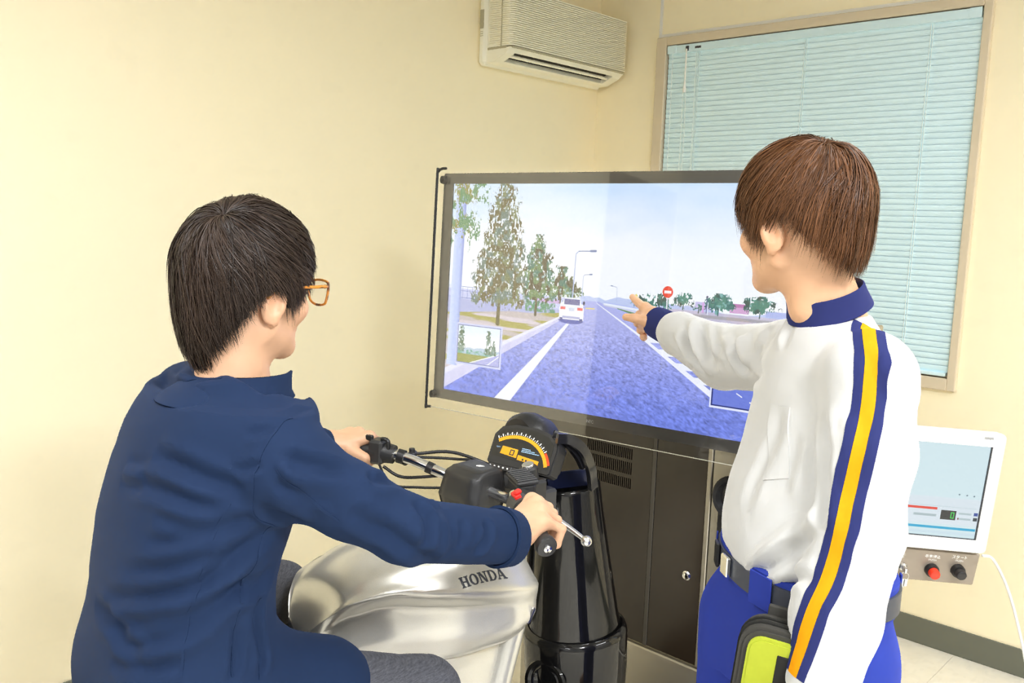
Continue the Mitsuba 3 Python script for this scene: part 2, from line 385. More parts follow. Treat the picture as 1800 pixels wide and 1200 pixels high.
def screen_fn(p, n, uv):
    o = TVO + TVA * SX - TVB * SY
    qx, qy, qz = p.x - o[0], p.y - o[1], p.z - o[2]
    x = qx * TVA[0] + qy * TVA[1] + qz * TVA[2]
    y = -(qx * TVB[0] + qy * TVB[1] + qz * TVB[2])
    u, v = x / SW, y / SH
    PX = 0.0011
    N, ss = mikit.noise, mikit.smoothstep
    def cov(d): return dr.clip(0.5 - d / PX, 0, 1)
    def over(c, col, m): return c * (1 - m) + col * m
    def seg(x0, y0, x1, y1, w0, w1=None):
        w1 = w0 if w1 is None else w1
        x0, x1, y0, y1 = x0 * SW, x1 * SW, y0 * SH, y1 * SH
        dx, dy = x1 - x0, y1 - y0; L2 = dx * dx + dy * dy
        t = dr.clip(((x - x0) * dx + (y - y0) * dy) / L2, 0, 1)
        return dr.sqrt((x - x0 - t * dx) ** 2 + (y - y0 - t * dy) ** 2 + 1e-12) - (w0 + (w1 - w0) * t)
    def half(x0, y0, x1, y1):     # > 0 to the right-hand (lower) side of the line read left to right
        x0, x1, y0, y1 = x0 * SW, x1 * SW, y0 * SH, y1 * SH
        L = math.hypot(x1 - x0, y1 - y0)
        return ((x1 - x0) * (y - y0) - (y1 - y0) * (x - x0)) / L
    def rect(x0, y0, x1, y1):
        return dr.maximum(dr.maximum(x0 * SW - x, x - x1 * SW), dr.maximum(y0 * SH - y, y - y1 * SH))
    def circ(cx, cy, r): return dr.sqrt((x - cx * SW) ** 2 + (y - cy * SH) ** 2 + 1e-12) - r
    def ell(cx, cy, rx, ry): return (dr.sqrt(((u - cx) / rx) ** 2 + ((v - cy) / ry) ** 2 + 1e-9) - 1) * min(rx * SW, ry * SH)
    fine = mikit.fbm(x * 130, y * 130, 1.7, 3)
    leaf = mikit.fbm(x * 210 + 9, y * 130, 3.1, 3)
    leaf2 = mikit.fbm(x * 60 + 2, y * 45, 8.0, 2)
    # sky
    cl = mikit.fbm(u * 4 + 3, v * 7, 0.3, 4)
    c = mikit.mix(L_(196, 222, 252), L_(243, 248, 255), ss(-0.10, 0.30, v + (cl - 0.5) * 0.35))
    # hills
    hl = 0.474 + 0.018 * N(u * 22, 4.0) + 0.010 * N(u * 60, 2.0) + 0.05 * dr.abs(u - 0.54)
    c = over(c, L_(188, 202, 240), cov((hl - v) * SH) * ss(0.40, 0.44, u))
    # far left: fence, road behind, grass bank
    c = over(c, L_(200, 206, 242), cov((0.500 - v) * SH) * cov(x - 0.40 * SW))
    for yy, w in ((0.492, 0.0007), (0.512, 0.0006), (0.545, 0.0009)):
        c = over(c, L_(110, 125, 190), cov(seg(0.0, yy - 0.004, 0.12, yy, w)))
    post = dr.abs(dr.abs(u * 60 - dr.round(u * 60)) / 60 * SW) - 0.0006
    c = over(c, L_(110, 125, 190), cov(post) * cov((0.492 - v) * SH) * cov((v - 0.55) * SH) * cov(x - 0.11 * SW))
    c = over(c, L_(178, 184, 226), cov((0.548 + 0.02 * u - v) * SH) * cov(x - 0.43 * SW))
    c = over(c, L_(205, 150, 205), cov(rect(0.30, 0.515, 0.37, 0.530)) * 0.6)
    bank = 0.610 - 0.12 * u + 0.010 * N(u * 14, 1.0)
    st = N(x * 9 + v * 6, y * 95, 2.0)
    gcol = mikit.mix(L_(196, 186, 186), L_(172, 166, 92), ss(0.50, 0.70, st))
    gcol = mikit.mix(gcol, L_(214, 204, 214), ss(0.62, 0.80, N(x * 7 + 30, y * 120, 5.0)))
    c = over(c, gcol, cov((bank - v) * SH) * cov(x - 0.47 * SW))
    c = over(c, L_(100, 150, 120), cov(rect(0.262, 0.528, 0.355, 0.575)) * ss(0.30, 0.5, leaf))
    # right side: pavement and lawn
    c = over(c, L_(172, 180, 238), cov((0.505 + 0.02 * u - v) * SH) * cov(0.455 * SW - x))
    c = over(c, L_(196, 192, 214), cov(dr.maximum((0.500 + 0.010 * u - v), (v - 0.560)) * SH) * cov(0.66 * SW - x))
    c = over(c, L_(150, 150, 140), cov(dr.maximum((0.520 - v), (v - 0.533)) * SH) * cov(0.66 * SW - x) * 0.6)
    # the carriageway
    grain = mikit.fbm(x * 150 * (1.3 - 0.5 * v), y * 420 * (1.3 - 0.5 * v), 0.5, 2)
    rc = mikit.mix(L_(172, 178, 234), L_(112, 130, 222), ss(0.52, 1.0, v))
    rc = rc * (0.35 + 1.30 * mikit.mix(mi.Color3f(0.5), mi.Color3f(grain), ss(0.52, 0.70, v)))
    left_e, right_e = half(0.440, 0.507, 0.0, 0.992), half(0.478, 0.502, 1.25, 1.0)
    road = cov(left_e) * cov(-right_e) * cov((0.505 - v) * SH)
    c = over(c, rc, road)
    # right kerb bands
    k1, k2 = half(0.488, 0.510, 0.86, 0.745), half(0.500, 0.508, 0.92, 0.690)
    c = over(c, L_(226, 232, 250), cov(-k2) * cov(half(0.50, 0.500, 0.95, 0.590)) * cov(0.50 * SW - x) * 0.9) if False else c
    rr = cov(half(0.500, 0.512, 0.98, 0.640)) * cov(0.495 * SW - x) * cov((0.505 - v) * SH)
    c = over(c, L_(176, 190, 242), rr * cov(-half(0.478, 0.500, 1.0, 0.575)))
    c = over(c, L_(228, 236, 250), cov(seg(0.497, 0.512, 0.98, 0.580, 0.0025, 0.006)))
    c = over(c, L_(206, 210, 226), cov(seg(0.497, 0.518, 0.98, 0.612, 0.0012, 0.004)))
    c = over(c, L_(96, 140, 96), cov(seg(0.535, 0.527, 0.63, 0.560, 0.001, 0.0045)))
    # kerb on the left
    ku, kl = half(0.0, 0.894, 0.385, 0.572), half(0.0, 0.992, 0.385, 0.590)
    c = over(c, mikit.mix(L_(222, 222, 250), L_(236, 240, 255), N(x * 40, y * 8)), cov(-ku) * cov(kl) * cov(x - 0.392 * SW))
    c = over(c, L_(196, 196, 236), cov(-half(0.0, 0.925, 0.385, 0.580)) * cov(kl) * cov(x - 0.38 * SW) * (0.4 + 0.5 * N(x * 60, y * 14)))
    # road lines
    wl = cov(-half(0.178, 1.004, 0.402, 0.603)) * 0 + cov(dr.maximum(half(0.229, 1.0, 0.407, 0.603) * -1, half(0.178, 1.0, 0.399, 0.603))) * cov((0.600 - v) * SH)
    wl = cov(dr.maximum(-half(0.178, 1.0, 0.399, 0.600), half(0.231, 1.0, 0.4065, 0.600))) * cov((0.600 - v) * SH)
    white = L_(238, 242, 255)
    c = over(c, white, wl)
    c = over(c, white, cov(seg(0.476, 0.512, 0.60, 0.632, 0.0008, 0.0030)))
    c = over(c, white, cov(seg(0.60, 0.632, 0.80, 0.845, 0.0030, 0.0075)))
    c = over(c, white, cov(seg(0.645, 0.600, 0.685, 0.655, 0.004, 0.005)))
    c = over(c, white, cov(seg(0.685, 0.655, 0.83, 0.835, 0.005, 0.009)))
    hz = cov(dr.maximum(dr.maximum(-half(0.476, 0.512, 0.80, 0.845), 0) * -1, half(0.52, 0.44, 0.83, 0.832))) 
    band = ss(0.30, 0.36, dr.abs(dr.sin(v * 70.0)))
    inside = cov(-(-half(0.60, 0.632, 0.80, 0.845)) ) * cov(half(0.645, 0.600, 0.81, 0.82) * -1) if False else cov(half(0.60, 0.632, 0.80, 0.845)) * cov(-half(0.650, 0.600, 0.815, 0.82))
    c = over(c, white, inside * cov((0.612 - v) * SH) * ss(-0.25, 0.05, dr.sin(v * 118.0 + u * 12)) * cov((v - 0.80) * SH))
    c = over(c, L_(236, 214, 120), cov(seg(0.446, 0.5385, 0.470, 0.5375, 0.0016)) * ss(0.35, 0.5, N(x * 260, 3.0)))
    # trees on the left: canopies of leaves with gaps
    def tree(c, cu, v0, v1, vb, prof, cols, hole, tw, off):
        t = dr.clip((v - v0) / (v1 - v0), 0, 1)
        hw = sum(dr.clip(1 - dr.abs(t * (len(prof) - 1) - i), 0, 1) * w for i, w in enumerate(prof))
        d = dr.abs(u - cu - off * (t - 0.5)) - hw + (leaf - 0.5) * 0.055 + (leaf2 - 0.5) * 0.05
        m = cov(d * SW) * cov((v0 - v) * SH) * cov((v - v1 - (leaf - 0.5) * 0.08) * SH)
        dens = ss(hole - 0.05, hole + 0.03, leaf + 0.16 * (0.35 - dr.abs(u - cu) / dr.maximum(hw, 0.003)) + 0.10 * t)
        c = over(c, cols[2], cov(seg(cu, v1 - 0.012, cu - 0.001, vb, tw * 0.8, tw)))
        col = mikit.mix(mikit.mix(cols[0], cols[1], ss(0.40, 0.62, leaf2)), cols[2], ss(0.50, 0.66, N(x * 70 + 7, y * 60, 1.0)))
        col = mikit.mix(col, cols[3], ss(0.58, 0.75, fine))
        return over(c, col, m * dens)
    gs = (L_(116, 132, 122), L_(128, 134, 96), L_(112, 104, 70), L_(180, 192, 196))
    gt = (L_(88, 126, 112), L_(118, 142, 98), L_(96, 88, 66), L_(168, 196, 196))
    c = tree(c, 0.398, 0.405, 0.502, 0.51, (0.008, 0.020, 0.026, 0.030, 0.028), (L_(96, 122, 92), L_(110, 130, 82), L_(92, 92, 66), L_(150, 176, 160)), 0.30, 0.001, 0)
    c = tree(c, 0.370, 0.362, 0.500, 0.525, (0.006, 0.022, 0.034, 0.040, 0.034), gt, 0.33, 0.0022, 0)
    c = tree(c, 0.296, 0.225, 0.520, 0.590, (0.012, 0.034, 0.050, 0.066, 0.060), gt, 0.40, 0.0040, 0.015)
    c = tree(c, 0.176, -0.03, 0.560, 0.648, (0.020, 0.050, 0.066, 0.080, 0.088, 0.086), gs, 0.415, 0.0068, -0.012)
    # trees, houses and signs on the right
    c = over(c, L_(196, 190, 232), cov(rect(0.735, 0.470, 0.775, 0.500)))
    c = over(c, L_(206, 160, 206), cov(rect(0.818, 0.478, 0.862, 0.503)))
    c = over(c, L_(186, 120, 176), cov(dr.maximum(rect(0.815, 0.466, 0.860, 0.480), -half(0.815, 0.480, 0.824, 0.466))))
    c = over(c, L_(170, 186, 236), cov(rect(0.90, 0.485, 0.98, 0.51)))
    g2 = (L_(70, 120, 112), L_(86, 140, 122), L_(64, 92, 84), L_(128, 180, 176))
    for i, (cu, top) in enumerate(((0.580, 0.462), (0.598, 0.458), (0.612, 0.452), (0.628, 0.448), (0.645, 0.444), (0.658, 0.440))):
        c = tree(c, cu, top, 0.505, 0.508, (0.004, 0.012, 0.016, 0.017), g2, 0.22, 0.001, 0)
    for cu, top, bot, w in ((0.706, 0.436, 0.492, 0.026), (0.792, 0.430, 0.503, 0.032), (0.888, 0.430, 0.500, 0.034), (0.745, 0.478, 0.500, 0.009)):
        c = tree(c, cu, top, bot, bot + 0.014, (w * 0.35, w * 0.8, w, w, w * 0.7), g2, 0.31, 0.0014, 0)
    c = over(c, L_(214, 170, 226), cov(rect(0.752, 0.470, 0.757, 0.512)))
    c = over(c, L_(96, 104, 150), cov(seg(0.763, 0.455, 0.763, 0.512, 0.0009)))
    c = over(c, L_(88, 84, 110), cov(circ(0.763, 0.448, 0.0028)))
    c = over(c, L_(226, 236, 250), cov(seg(0.766, 0.47, 0.766, 0.518, 0.0010)))
    c = over(c, L_(226, 226, 240), cov(seg(0.6645, 0.46, 0.6645, 0.530, 0.0018)))
    c = over(c, L_(234, 74, 52), cov(circ(0.6645, 0.440, 0.0145)))
    c = over(c, L_(250, 240, 240), cov(rect(0.6555, 0.4345, 0.6735, 0.4460)))
    c = over(c, L_(232, 214, 90), cov(dr.abs(x - 0.583 * SW) + dr.abs(y - 0.466 * SH) - 0.0050))
    c = over(c, L_(196, 206, 226), cov(seg(0.583, 0.474, 0.583, 0.502, 0.0008)))
    # lamp posts
    pc, pd = L_(176, 188, 226), L_(120, 134, 176)
    for (b, t0, e, w) in (((0.405, 0.500), (0.4075, 0.305), (0.464, 0.2885), 0.0020), ((0.432, 0.495), (0.433, 0.400), (0.457, 0.390), 0.0012), ((0.531, 0.500), (0.530, 0.440), (0.513, 0.432), 0.0008)):
        c = over(c, pc, cov(seg(b[0], b[1], t0[0], t0[1], w, w * 0.7)))
        mx = t0[0] + 0.14 * (e[0] - t0[0])
        c = over(c, pc, cov(seg(t0[0], t0[1], mx, e[1] + 0.004, w * 0.7)))
        c = over(c, pd, cov(seg(mx, e[1] + 0.004, e[0], e[1], w * 0.6, w * 0.6)))
        c = over(c, pd, cov(seg(e[0] - 0.25 * (e[0] - t0[0]), e[1] + 0.001, e[0], e[1], w * 1.5)))
    # the white car ahead
    c = over(c, L_(92, 100, 176), cov(ell(0.4035, 0.600, 0.036, 0.014)))
    body = dr.minimum(rect(0.371, 0.545, 0.4375, 0.590) - 0.003, rect(0.374, 0.530, 0.4345, 0.560) - 0.004)
    cab = dr.maximum(dr.maximum(rect(0.375, 0.499, 0.433, 0.545), -half(0.372, 0.545, 0.3835, 0.499)), half(0.4265, 0.499, 0.4370, 0.545) * -1) 
    c = over(c, L_(246, 248, 255), cov(body))
    c = over(c, L_(232, 238, 255), cov(cab - 0.001))
    c = over(c, L_(112, 112, 160), cov(rect(0.3830, 0.506, 0.4265, 0.527) - 0.0012))
    c = over(c, L_(232, 110, 110), cov(rect(0.3720, 0.541, 0.3850, 0.550) - 0.001) + cov(rect(0.4220, 0.541, 0.4360, 0.550) - 0.001))
    c = over(c, L_(206, 216, 236), cov(rect(0.3960, 0.543, 0.4130, 0.557)))
    c = over(c, L_(150, 156, 206), cov(rect(0.3780, 0.580, 0.4300, 0.590)) * 0.8)
    c = over(c, L_(84, 90, 150), cov(rect(0.3700, 0.588, 0.3790, 0.600)) + cov(rect(0.4290, 0.588, 0.4380, 0.603)))
    c = over(c, L_(60, 60, 90), cov(ell(0.4395, 0.518, 0.0030, 0.009)))
    # the pole with ivy
    pl, pr = half(0.013, 0.0, 0.004, 0.88), half(0.048, 0.0, 0.0415, 0.88)
    t = dr.clip((u - 0.010) / 0.035, 0, 1)
    pcx = mikit.mix(mikit.mix(L_(206, 220, 250), L_(188, 204, 248), ss(0.0, 0.45, t)), L_(150, 164, 220), ss(0.6, 1.0, t))
    c = over(c, pcx, cov(pl * 1) * cov(-pr) * cov((v - 0.875) * SH))
    def ivy(c, cu, cv, ru, rv, th):
        d = ell(cu, cv, ru, rv) / SW + (leaf - 0.5) * 0.10 + (leaf2 - 0.5) * 0.08
        col = mikit.mix(L_(112, 150, 110), L_(150, 146, 84), ss(0.4, 0.65, leaf2))
        return over(c, col, cov(d * SW) * ss(th - 0.04, th + 0.03, leaf))
    c = ivy(c, 0.035, 0.035, 0.060, 0.085, 0.42)
    c = ivy(c, 0.022, 0.185, 0.052, 0.055, 0.30)
    c = ivy(c, 0.046, 0.062, 0.030, 0.020, 0.30)
    c = ivy(c, 0.040, 0.245, 0.022, 0.016, 0.32)
    # left mirror inset
    fr_ = rect(0.0375, 0.666, 0.1930, 0.8640)
    c = over(c, L_(206, 212, 246), cov(fr_ - 0.001))
    c = over(c, L_(128, 136, 186), cov(rect(0.0400, 0.672, 0.1880, 0.857)))
    m = cov(rect(0.0425, 0.676, 0.1860, 0.853))
    q = mikit.mix(L_(226, 240, 252), L_(246, 250, 255), ss(0.68, 0.76, v))
    q = over(q, L_(186, 206, 226), cov((0.775 + 0.012 * N(u * 60, 9.0) - v) * SH))
    q = over(q, L_(120, 176, 156), cov((0.788 + 0.012 * N(u * 90, 5.0) - v) * SH) * ss(0.30, 0.55, fine))
    q = over(q, mikit.mix(L_(200, 190, 170), L_(158, 162, 92), ss(0.4, 0.6, st)), cov((0.812 - v) * SH))
    q = over(q, L_(176, 180, 232), cov(half(0.100, 0.850, 0.186, 0.795) * -1))
    q = over(q, L_(240, 244, 255), cov(seg(0.088, 0.853, 0.186, 0.795, 0.0016)) + cov(seg(0.148, 0.853, 0.186, 0.805, 0.0014)))
    for cu, v0, v1, w in ((0.055, 0.66, 0.80, 0.014), (0.148, 0.69, 0.805, 0.012), (0.166, 0.735, 0.805, 0.010)):
        tt = dr.clip((v - v0) / (v1 - v0), 0, 1)
        q = over(q, mikit.mix(L_(92, 118, 96), L_(140, 162, 150), ss(0.4, 0.65, fine)), cov((dr.abs(u - cu) - w * (0.35 + 0.65 * tt) + (leaf - 0.5) * 0.02) * SW) * cov((v0 - v) * SH) * cov((v - v1) * SH) * ss(0.25, 0.4, leaf))
    c = over(c, q, m)
    # right mirror inset
    c = over(c, L_(226, 232, 255), cov(rect(0.7875, 0.776, 0.965, 0.884)))
    c = over(c, L_(44, 54, 120), cov(rect(0.7910, 0.782, 0.962, 0.8755)))
    q = mikit.mix(L_(120, 138, 226), L_(104, 120, 214), grain)
    q = over(q, white, cov(seg(0.850, 0.815, 0.862, 0.826, 0.0014)) + cov(seg(0.882, 0.843, 0.905, 0.866, 0.0018)) + cov(seg(0.79, 0.772, 0.83, 0.80, 0.001)))
    c = over(c, q, cov(rect(0.7945, 0.787, 0.959, 0.8700)))
    return c * SCREEN_GAIN

mat('mat_bezel', [0.050, 0.047, 0.040], rough=0.16, spec=0.7, coat=0.6, coat_gloss=0.95)
mat('mat_tvback', [0.02, 0.02, 0.022], rough=0.5)
add('television__housing', at(cat(bx((0.004, -TH + .004, -0.045), (TW - .004, -.004, -0.006), .004), bx((0.2, -0.60, -0.075), (TW - .2, -0.12, -0.04), .01)), MTV), 'mat_tvback')
bez = sbox(0, -TH, TW, 0).buffer(-0.006).buffer(0.006).difference(sbox(SX, -SY - SH, SX + SW, -SY))
bz = extr(bez, 0.012, frame(TVO - TVN * 0.008, TVA, TVB, TVN))
add('television__bezel', bz, 'mat_bezel')
scr = trimesh.Trimesh([TVO + TVA * (SX + SW * i) - TVB * (SY + SH * j) - TVN * 0.001 for i, j in ((0, 1), (1, 1), (1, 0), (0, 0))], [[0, 1, 2], [0, 2, 3]], process=False)
mat('mat_screen', [0.01, 0.01, 0.012], rough=0.3)
QUV = np.array([[0, 1], [1, 1], [1, 0], [0, 0.0]])
add('television__screen', scr, 'mat_screen', uv=QUV, emitter={'type': 'area', 'radiance': mikit.proc(screen_fn), 'sampling_weight': 0.3})
tag('television__screen', 'lit screen showing a driving scene with a road, trees, a white car and a no-entry sign')
add('television__badge', text('NEC', 0.0078, 0.0006, frame(TVO + TVA * 0.548 - TVB * 0.661 + TVN * .004, TVA, TVB, TVN)), 'mat_text_grey')
# clear protective sheet hung in front of the set
scene['mat_acrylic'] = {'type': 'thindielectric', 'int_ior': 1.49}
AC0, AC1, AR0, AR1 = -0.012, TW + .012, 0.012, -TH - 0.026
sheet = trimesh.Trimesh([TVO + TVA * x + TVB * y + TVN * 0.022 for x, y in ((AC0, AR1), (AC1, AR1), (AC1, AR0), (AC0, AR0))], [[0, 1, 2], [0, 2, 3]], process=False)
add('television__protective_sheet', sheet, 'mat_acrylic')
tag('television__protective_sheet', 'clear acrylic sheet in front of the screen')
mat('mat_acedge', [0.45, 0.44, 0.36], rough=0.25, spec=0.6)
edge = cat(tube([TVO + TVA * AC0 + TVB * AR1 + TVN * .022, TVO + TVA * AC1 + TVB * AR1 + TVN * .022], 0.0013, 6))
add('television__protective_sheet__lower_edge', edge, 'mat_acedge', smooth=40)
lp = smooth_path([TVO + TVA * x + TVB * y + TVN * 0.022 for x, y in ((0.022, 0.0125), (0.004, 0.0115), (-0.008, 0.004), (-0.012, -0.012), (-0.012, -0.3), (-0.012, -TH), (-0.012, AR1 + .006), (-0.008, AR1 - .001), (0.006, AR1))], 8)
add('television__protective_sheet__side_edge', tube(lp, 0.0040, 8), 'mat_black', smooth=40)
for (x, y) in ((0.006, -0.020), (0.006, -TH + 0.012)):
    add(nxt('television__standoff'), lathe([(0, 0), (.007, 0), (.008, .003), (.007, .020), (0, .020)], TVO + TVA * x + TVB * y + TVN * .002, TVO + TVA * x + TVB * y + TVN * .022, 16, 1.6), 'mat_black', smooth=40)
tag('television', 'large flat screen television with a grey-black bezel and clear cover', 'television')

# ------------------------------------------------------------------ simulator cabinet under the screen
mat('mat_cabdark', [0.021, 0.014, 0.009], rough=0.22, spec=0.5)
mat('mat_cabmetal', [0.46, 0.43, 0.36], rough=0.38, metal=0.85)
CY, CB = -1.445, -0.95
add('simulator_cabinet__carcass', cat(bx((0.935, CY + .012, 0.02), (1.80, CB, 1.30), .004)), 'mat_cabmetal')
add('simulator_cabinet__plinth', bx((0.93, CY - .004, 0.0), (1.805, CB + .002, 0.366), .004), 'mat_cabmetal')
def vent_cut():
    cuts = []
    for r, (za, zb) in enumerate(((0.897, 0.928), (0.853, 0.888), (0.812, 0.842))):
        for i in range(24):
            x = 1.160 + i * 0.0068
            cuts.append(bx((x, CY - .02, za), (x + .0036, CY + .02, zb)))
    return cuts
ld = bx((0.938, CY, 0.374), (1.390, CY + .012, 1.298), .002)
ldc = trimesh.boolean.difference([ld] + vent_cut(), engine='manifold')
add('simulator_cabinet__door', ldc, 'mat_cabdark')
tag('simulator_cabinet__door', 'dark door with three rows of vent slots')
rd = bx((1.402, CY, 0.374), (1.562, CY + .012, 1.298), .002)
add('simulator_cabinet__door_001', rd, 'mat_cabdark')
tag('simulator_cabinet__door_001', 'narrow dark door with a round lock')
mat('mat_rail', [0.07, 0.065, 0.058], rough=0.3, metal=0.5)
add('simulator_cabinet__rail', bx((1.3895, CY - .002, .374), (1.4025, CY + .01, 1.298), .001), 'mat_rail')
add('simulator_cabinet__edge_strip', bx((1.563, CY - .005, .374), (1.577, CY + .012, 1.298), .002), 'mat_cabmetal')
add('simulator_cabinet__side_panel', bx((1.579, CY - .002, 0.374), (1.803, CY + .012, 1.298), .002), 'mat_cabmetal')
add('simulator_cabinet__door_001__lock', cat(lathe([(0, 0), (.012, 0), (.013, .003), (.009, .006), (.008, .010), (0, .011)], (1.519, CY, .618), (1.519, CY - .012, .618), 20)), 'mat_chrome', smooth=35)
add('simulator_cabinet__loudspeaker', cat(lathe([(0, 0), (.050, 0), (.058, .006), (.060, .020), (.054, .028), (.046, .026), (.040, .012), (.016, .016), (0, .020)], (1.652, CY - .002, .868), (1.652, CY - .03, .868), 40)), 'mat_black', smooth=30)
add('simulator_cabinet__loudspeaker__plate', bx((1.603, CY - .008, .745), (1.70, CY - .001, .868), .002), 'mat_black')
add('simulator_cabinet__screen_mount', cat(at(bx((.40, -.52, -.092), (.75, -.20, -.0762), .003), MTV), bx((1.20, -1.500, 1.22), (1.46, -1.20, 1.36), .004), bx((1.15, -1.30, 1.29), (1.50, -1.0, 1.38), .004)), 'mat_tvback')
tag('simulator_cabinet', 'metal simulator cabinet with dark doors standing below the television', 'cabinet')

# ------------------------------------------------------------------ instructor monitor and control box
MA, MB_ = unit(V(.7635, .6444, -.0418)), V(.072, -.0206, .9972)
MN = unit(np.cross(MA, MB_)); MB_ = np.cross(MN, MA)
MO = V(2.1893, -1.1723, 1.0940)                  # top right corner of the front
MW, MH = 0.345, 0.300
MM = frame(MO, MA, MB_, MN)
mat('mat_monitor', [0.64, 0.645, 0.615], rough=0.38)
mon = bx((-MW, -MH, -0.03), (0, 0, -0.001), .008)
msx0, msx1, msy0, msy1 = -0.318, -0.027, -0.2680, -0.0330
fb = sbox(-MW, -MH, 0, 0).buffer(-0.012).buffer(0.012).difference(sbox(msx0, msy0, msx1, msy1))
add('monitor__bezel', cat(at(bx((-MW + .003, -MH + .003, -0.035), (-.003, -.003, -0.006), .006), MM), extr(fb, 0.012, frame(MO - MN * .010, MA, MB_, MN))), 'mat_monitor')
add('monitor__back_cover', at(bx((-MW + .05, -MH + .05, -0.065), (-.05, -.05, -0.034), .012), MM), 'mat_monitor')
def mon_fn(p, n, uv):
    qx, qy, qz = p.x - MO[0], p.y - MO[1], p.z - MO[2]
    x = qx * MA[0] + qy * MA[1] + qz * MA[2]; y = qx * MB_[0] + qy * MB_[1] + qz * MB_[2]
    def cov(d): return dr.clip(0.5 - d / 0.0008, 0, 1)
    def rect(x0, y0, x1, y1): return dr.maximum(dr.maximum(x0 - x, x - x1), dr.maximum(y0 - y, y - y1))
    def over(c, col, m): return c * (1 - m) + col * m
    c = mi.Color3f(L_(206, 228, 234)) + 0.0 * x
    c = over(c, L_(214, 226, 234), cov(rect(msx0, -0.236, msx1, -0.168)))
    for i in range(8):
        c = over(c, L_(176, 196, 206), cov(rect(msx0, -0.172 - .0045 * i - .0012, -0.040, -0.172 - .0045 * i)) * 0.22)
    for i, xx in enumerate((-0.082, -0.064, -0.047)):
        c = over(c, L_(96, 116, 130), cov(dr.abs(x - xx) + dr.abs(y + 0.158 + .0008 * i) - 0.0024))
    c = over(c, L_(188, 206, 212), cov(rect(msx0, -0.192, -0.036, -0.190)) * .7)
    c = over(c, L_(222, 62, 40), cov(rect(-0.200, -0.2005, -0.128, -0.1945)))
    c = over(c, L_(168, 186, 190), cov(rect(-0.182, -0.2180, -0.128, -0.2120)))
    c = over(c, L_(40, 42, 40), cov(rect(-0.118, -0.2235, -0.082, -0.2000)))
    c = over(c, L_(60, 232, 84), cov(dr.abs(rect(-0.0920, -0.2175, -0.0885, -0.2065) - 0.0014) - 0.0009))
    for ya, a in ((-0.2030, -0.0760), (-0.2165, -0.0740)):
        c = over(c, L_(176, 194, 198), cov(rect(a, ya - .005, -0.046, ya)))
    c = over(c, L_(120, 70, 60), cov(rect(-0.0775, -0.2215, -0.0745, -0.2165)))
    c = over(c, L_(44, 70, 150), cov(rect(-0.0405, -0.2090, -0.0310, -0.2010)))
    c = over(c, L_(40, 52, 60), cov(rect(-0.0405, -0.2220, -0.0310, -0.2135)))
    c = over(c, L_(24, 164, 206), cov(rect(msx0, -0.2480, -0.0310, -0.2420)))
    c = over(c, L_(200, 222, 232), cov(rect(msx0, -0.2610, -0.0310, -0.2540)))
    return c * (0.97 * 2.0 ** -exposure)
ms = trimesh.Trimesh([MO + MA * x + MB_ * y - MN * 0.003 for x, y in ((msx0, msy0), (msx1, msy0), (msx1, msy1), (msx0, msy1))], [[0, 1, 2], [0, 2, 3]], process=False)
add('monitor__screen', ms, 'mat_screen', uv=QUV, emitter={'type': 'area', 'radiance': mikit.proc(mon_fn), 'sampling_weight': 0.2})
tag('monitor__screen', 'lit pale blue status screen with a green zero')
add('monitor__screen__edge', at(cat(bx((msx1 - .0025, msy0, -.003), (msx1, msy1, .0005)), bx((msx0, msy0, -.003), (msx1, msy0 + .0015, .0005))), MM), 'mat_text_dark')
add('monitor__badge', at(bx((-0.050, -0.0145, .0015), (-0.030, -0.0095, .0026)), MM), 'mat_text_grey')
add('monitor__mount', cat(tube([MO - MA * .19 - MB_ * .2 - MN * .06, V(1.86, -1.12, .86), V(1.815, -1.15, .86)], .016, 12), at(bx((-.24, -.25, -.075), (-.13, -.14, -.06), .003), MM)), 'mat_cabmetal', smooth=40)
tag('monitor', 'white monitor with a pale blue status screen by the window wall', 'monitor')

mat('mat_box', [0.30, 0.255, 0.205], rough=0.35, metal=0.35)
BO = MO + MA * -0.003 - MB_ * 0.3085 - MN * 0.012      # top right front corner of the control box
BN = unit(MN * math.cos(.10) - MB_ * math.sin(.10)); BB = np.cross(BN, MA)
BM = frame(BO, MA, BB, BN)
BW, BH, BD = 0.30, 0.086, 0.11
add('control_box__case', at(bx((-BW, -BH, -BD), (0, 0, 0), .0025), BM), 'mat_box')
def button(x, y, m1, m2, lab):
    k = nxt('control_box__button')
    p = lambda z: BO + MA * x + BB * y + BN * z
    add(k, lathe([(0, 0), (.0125, 0), (.0125, .012), (.0115, .0165), (.0085, .0185), (0, .0185)], p(.012), p(.04), 28), m2, smooth=35)
    tag(k, lab)
    add(k + '__collar', lathe([(0, 0), (.0165, 0), (.0165, .009), (.0150, .014), (.0125, .014), (.0125, .012), (0, .012)], p(0), p(.02), 28), 'mat_black', smooth=35)
mat('mat_red', srgb(236, 52, 22), rough=0.28, spec=0.6)
mat('mat_btnblack', [0.02, 0.018, 0.018], rough=0.3)
button(-0.108, -0.052, None, 'mat_red', 'red push button')
button(-0.046, -0.047, None, 'mat_btnblack', 'black push button')
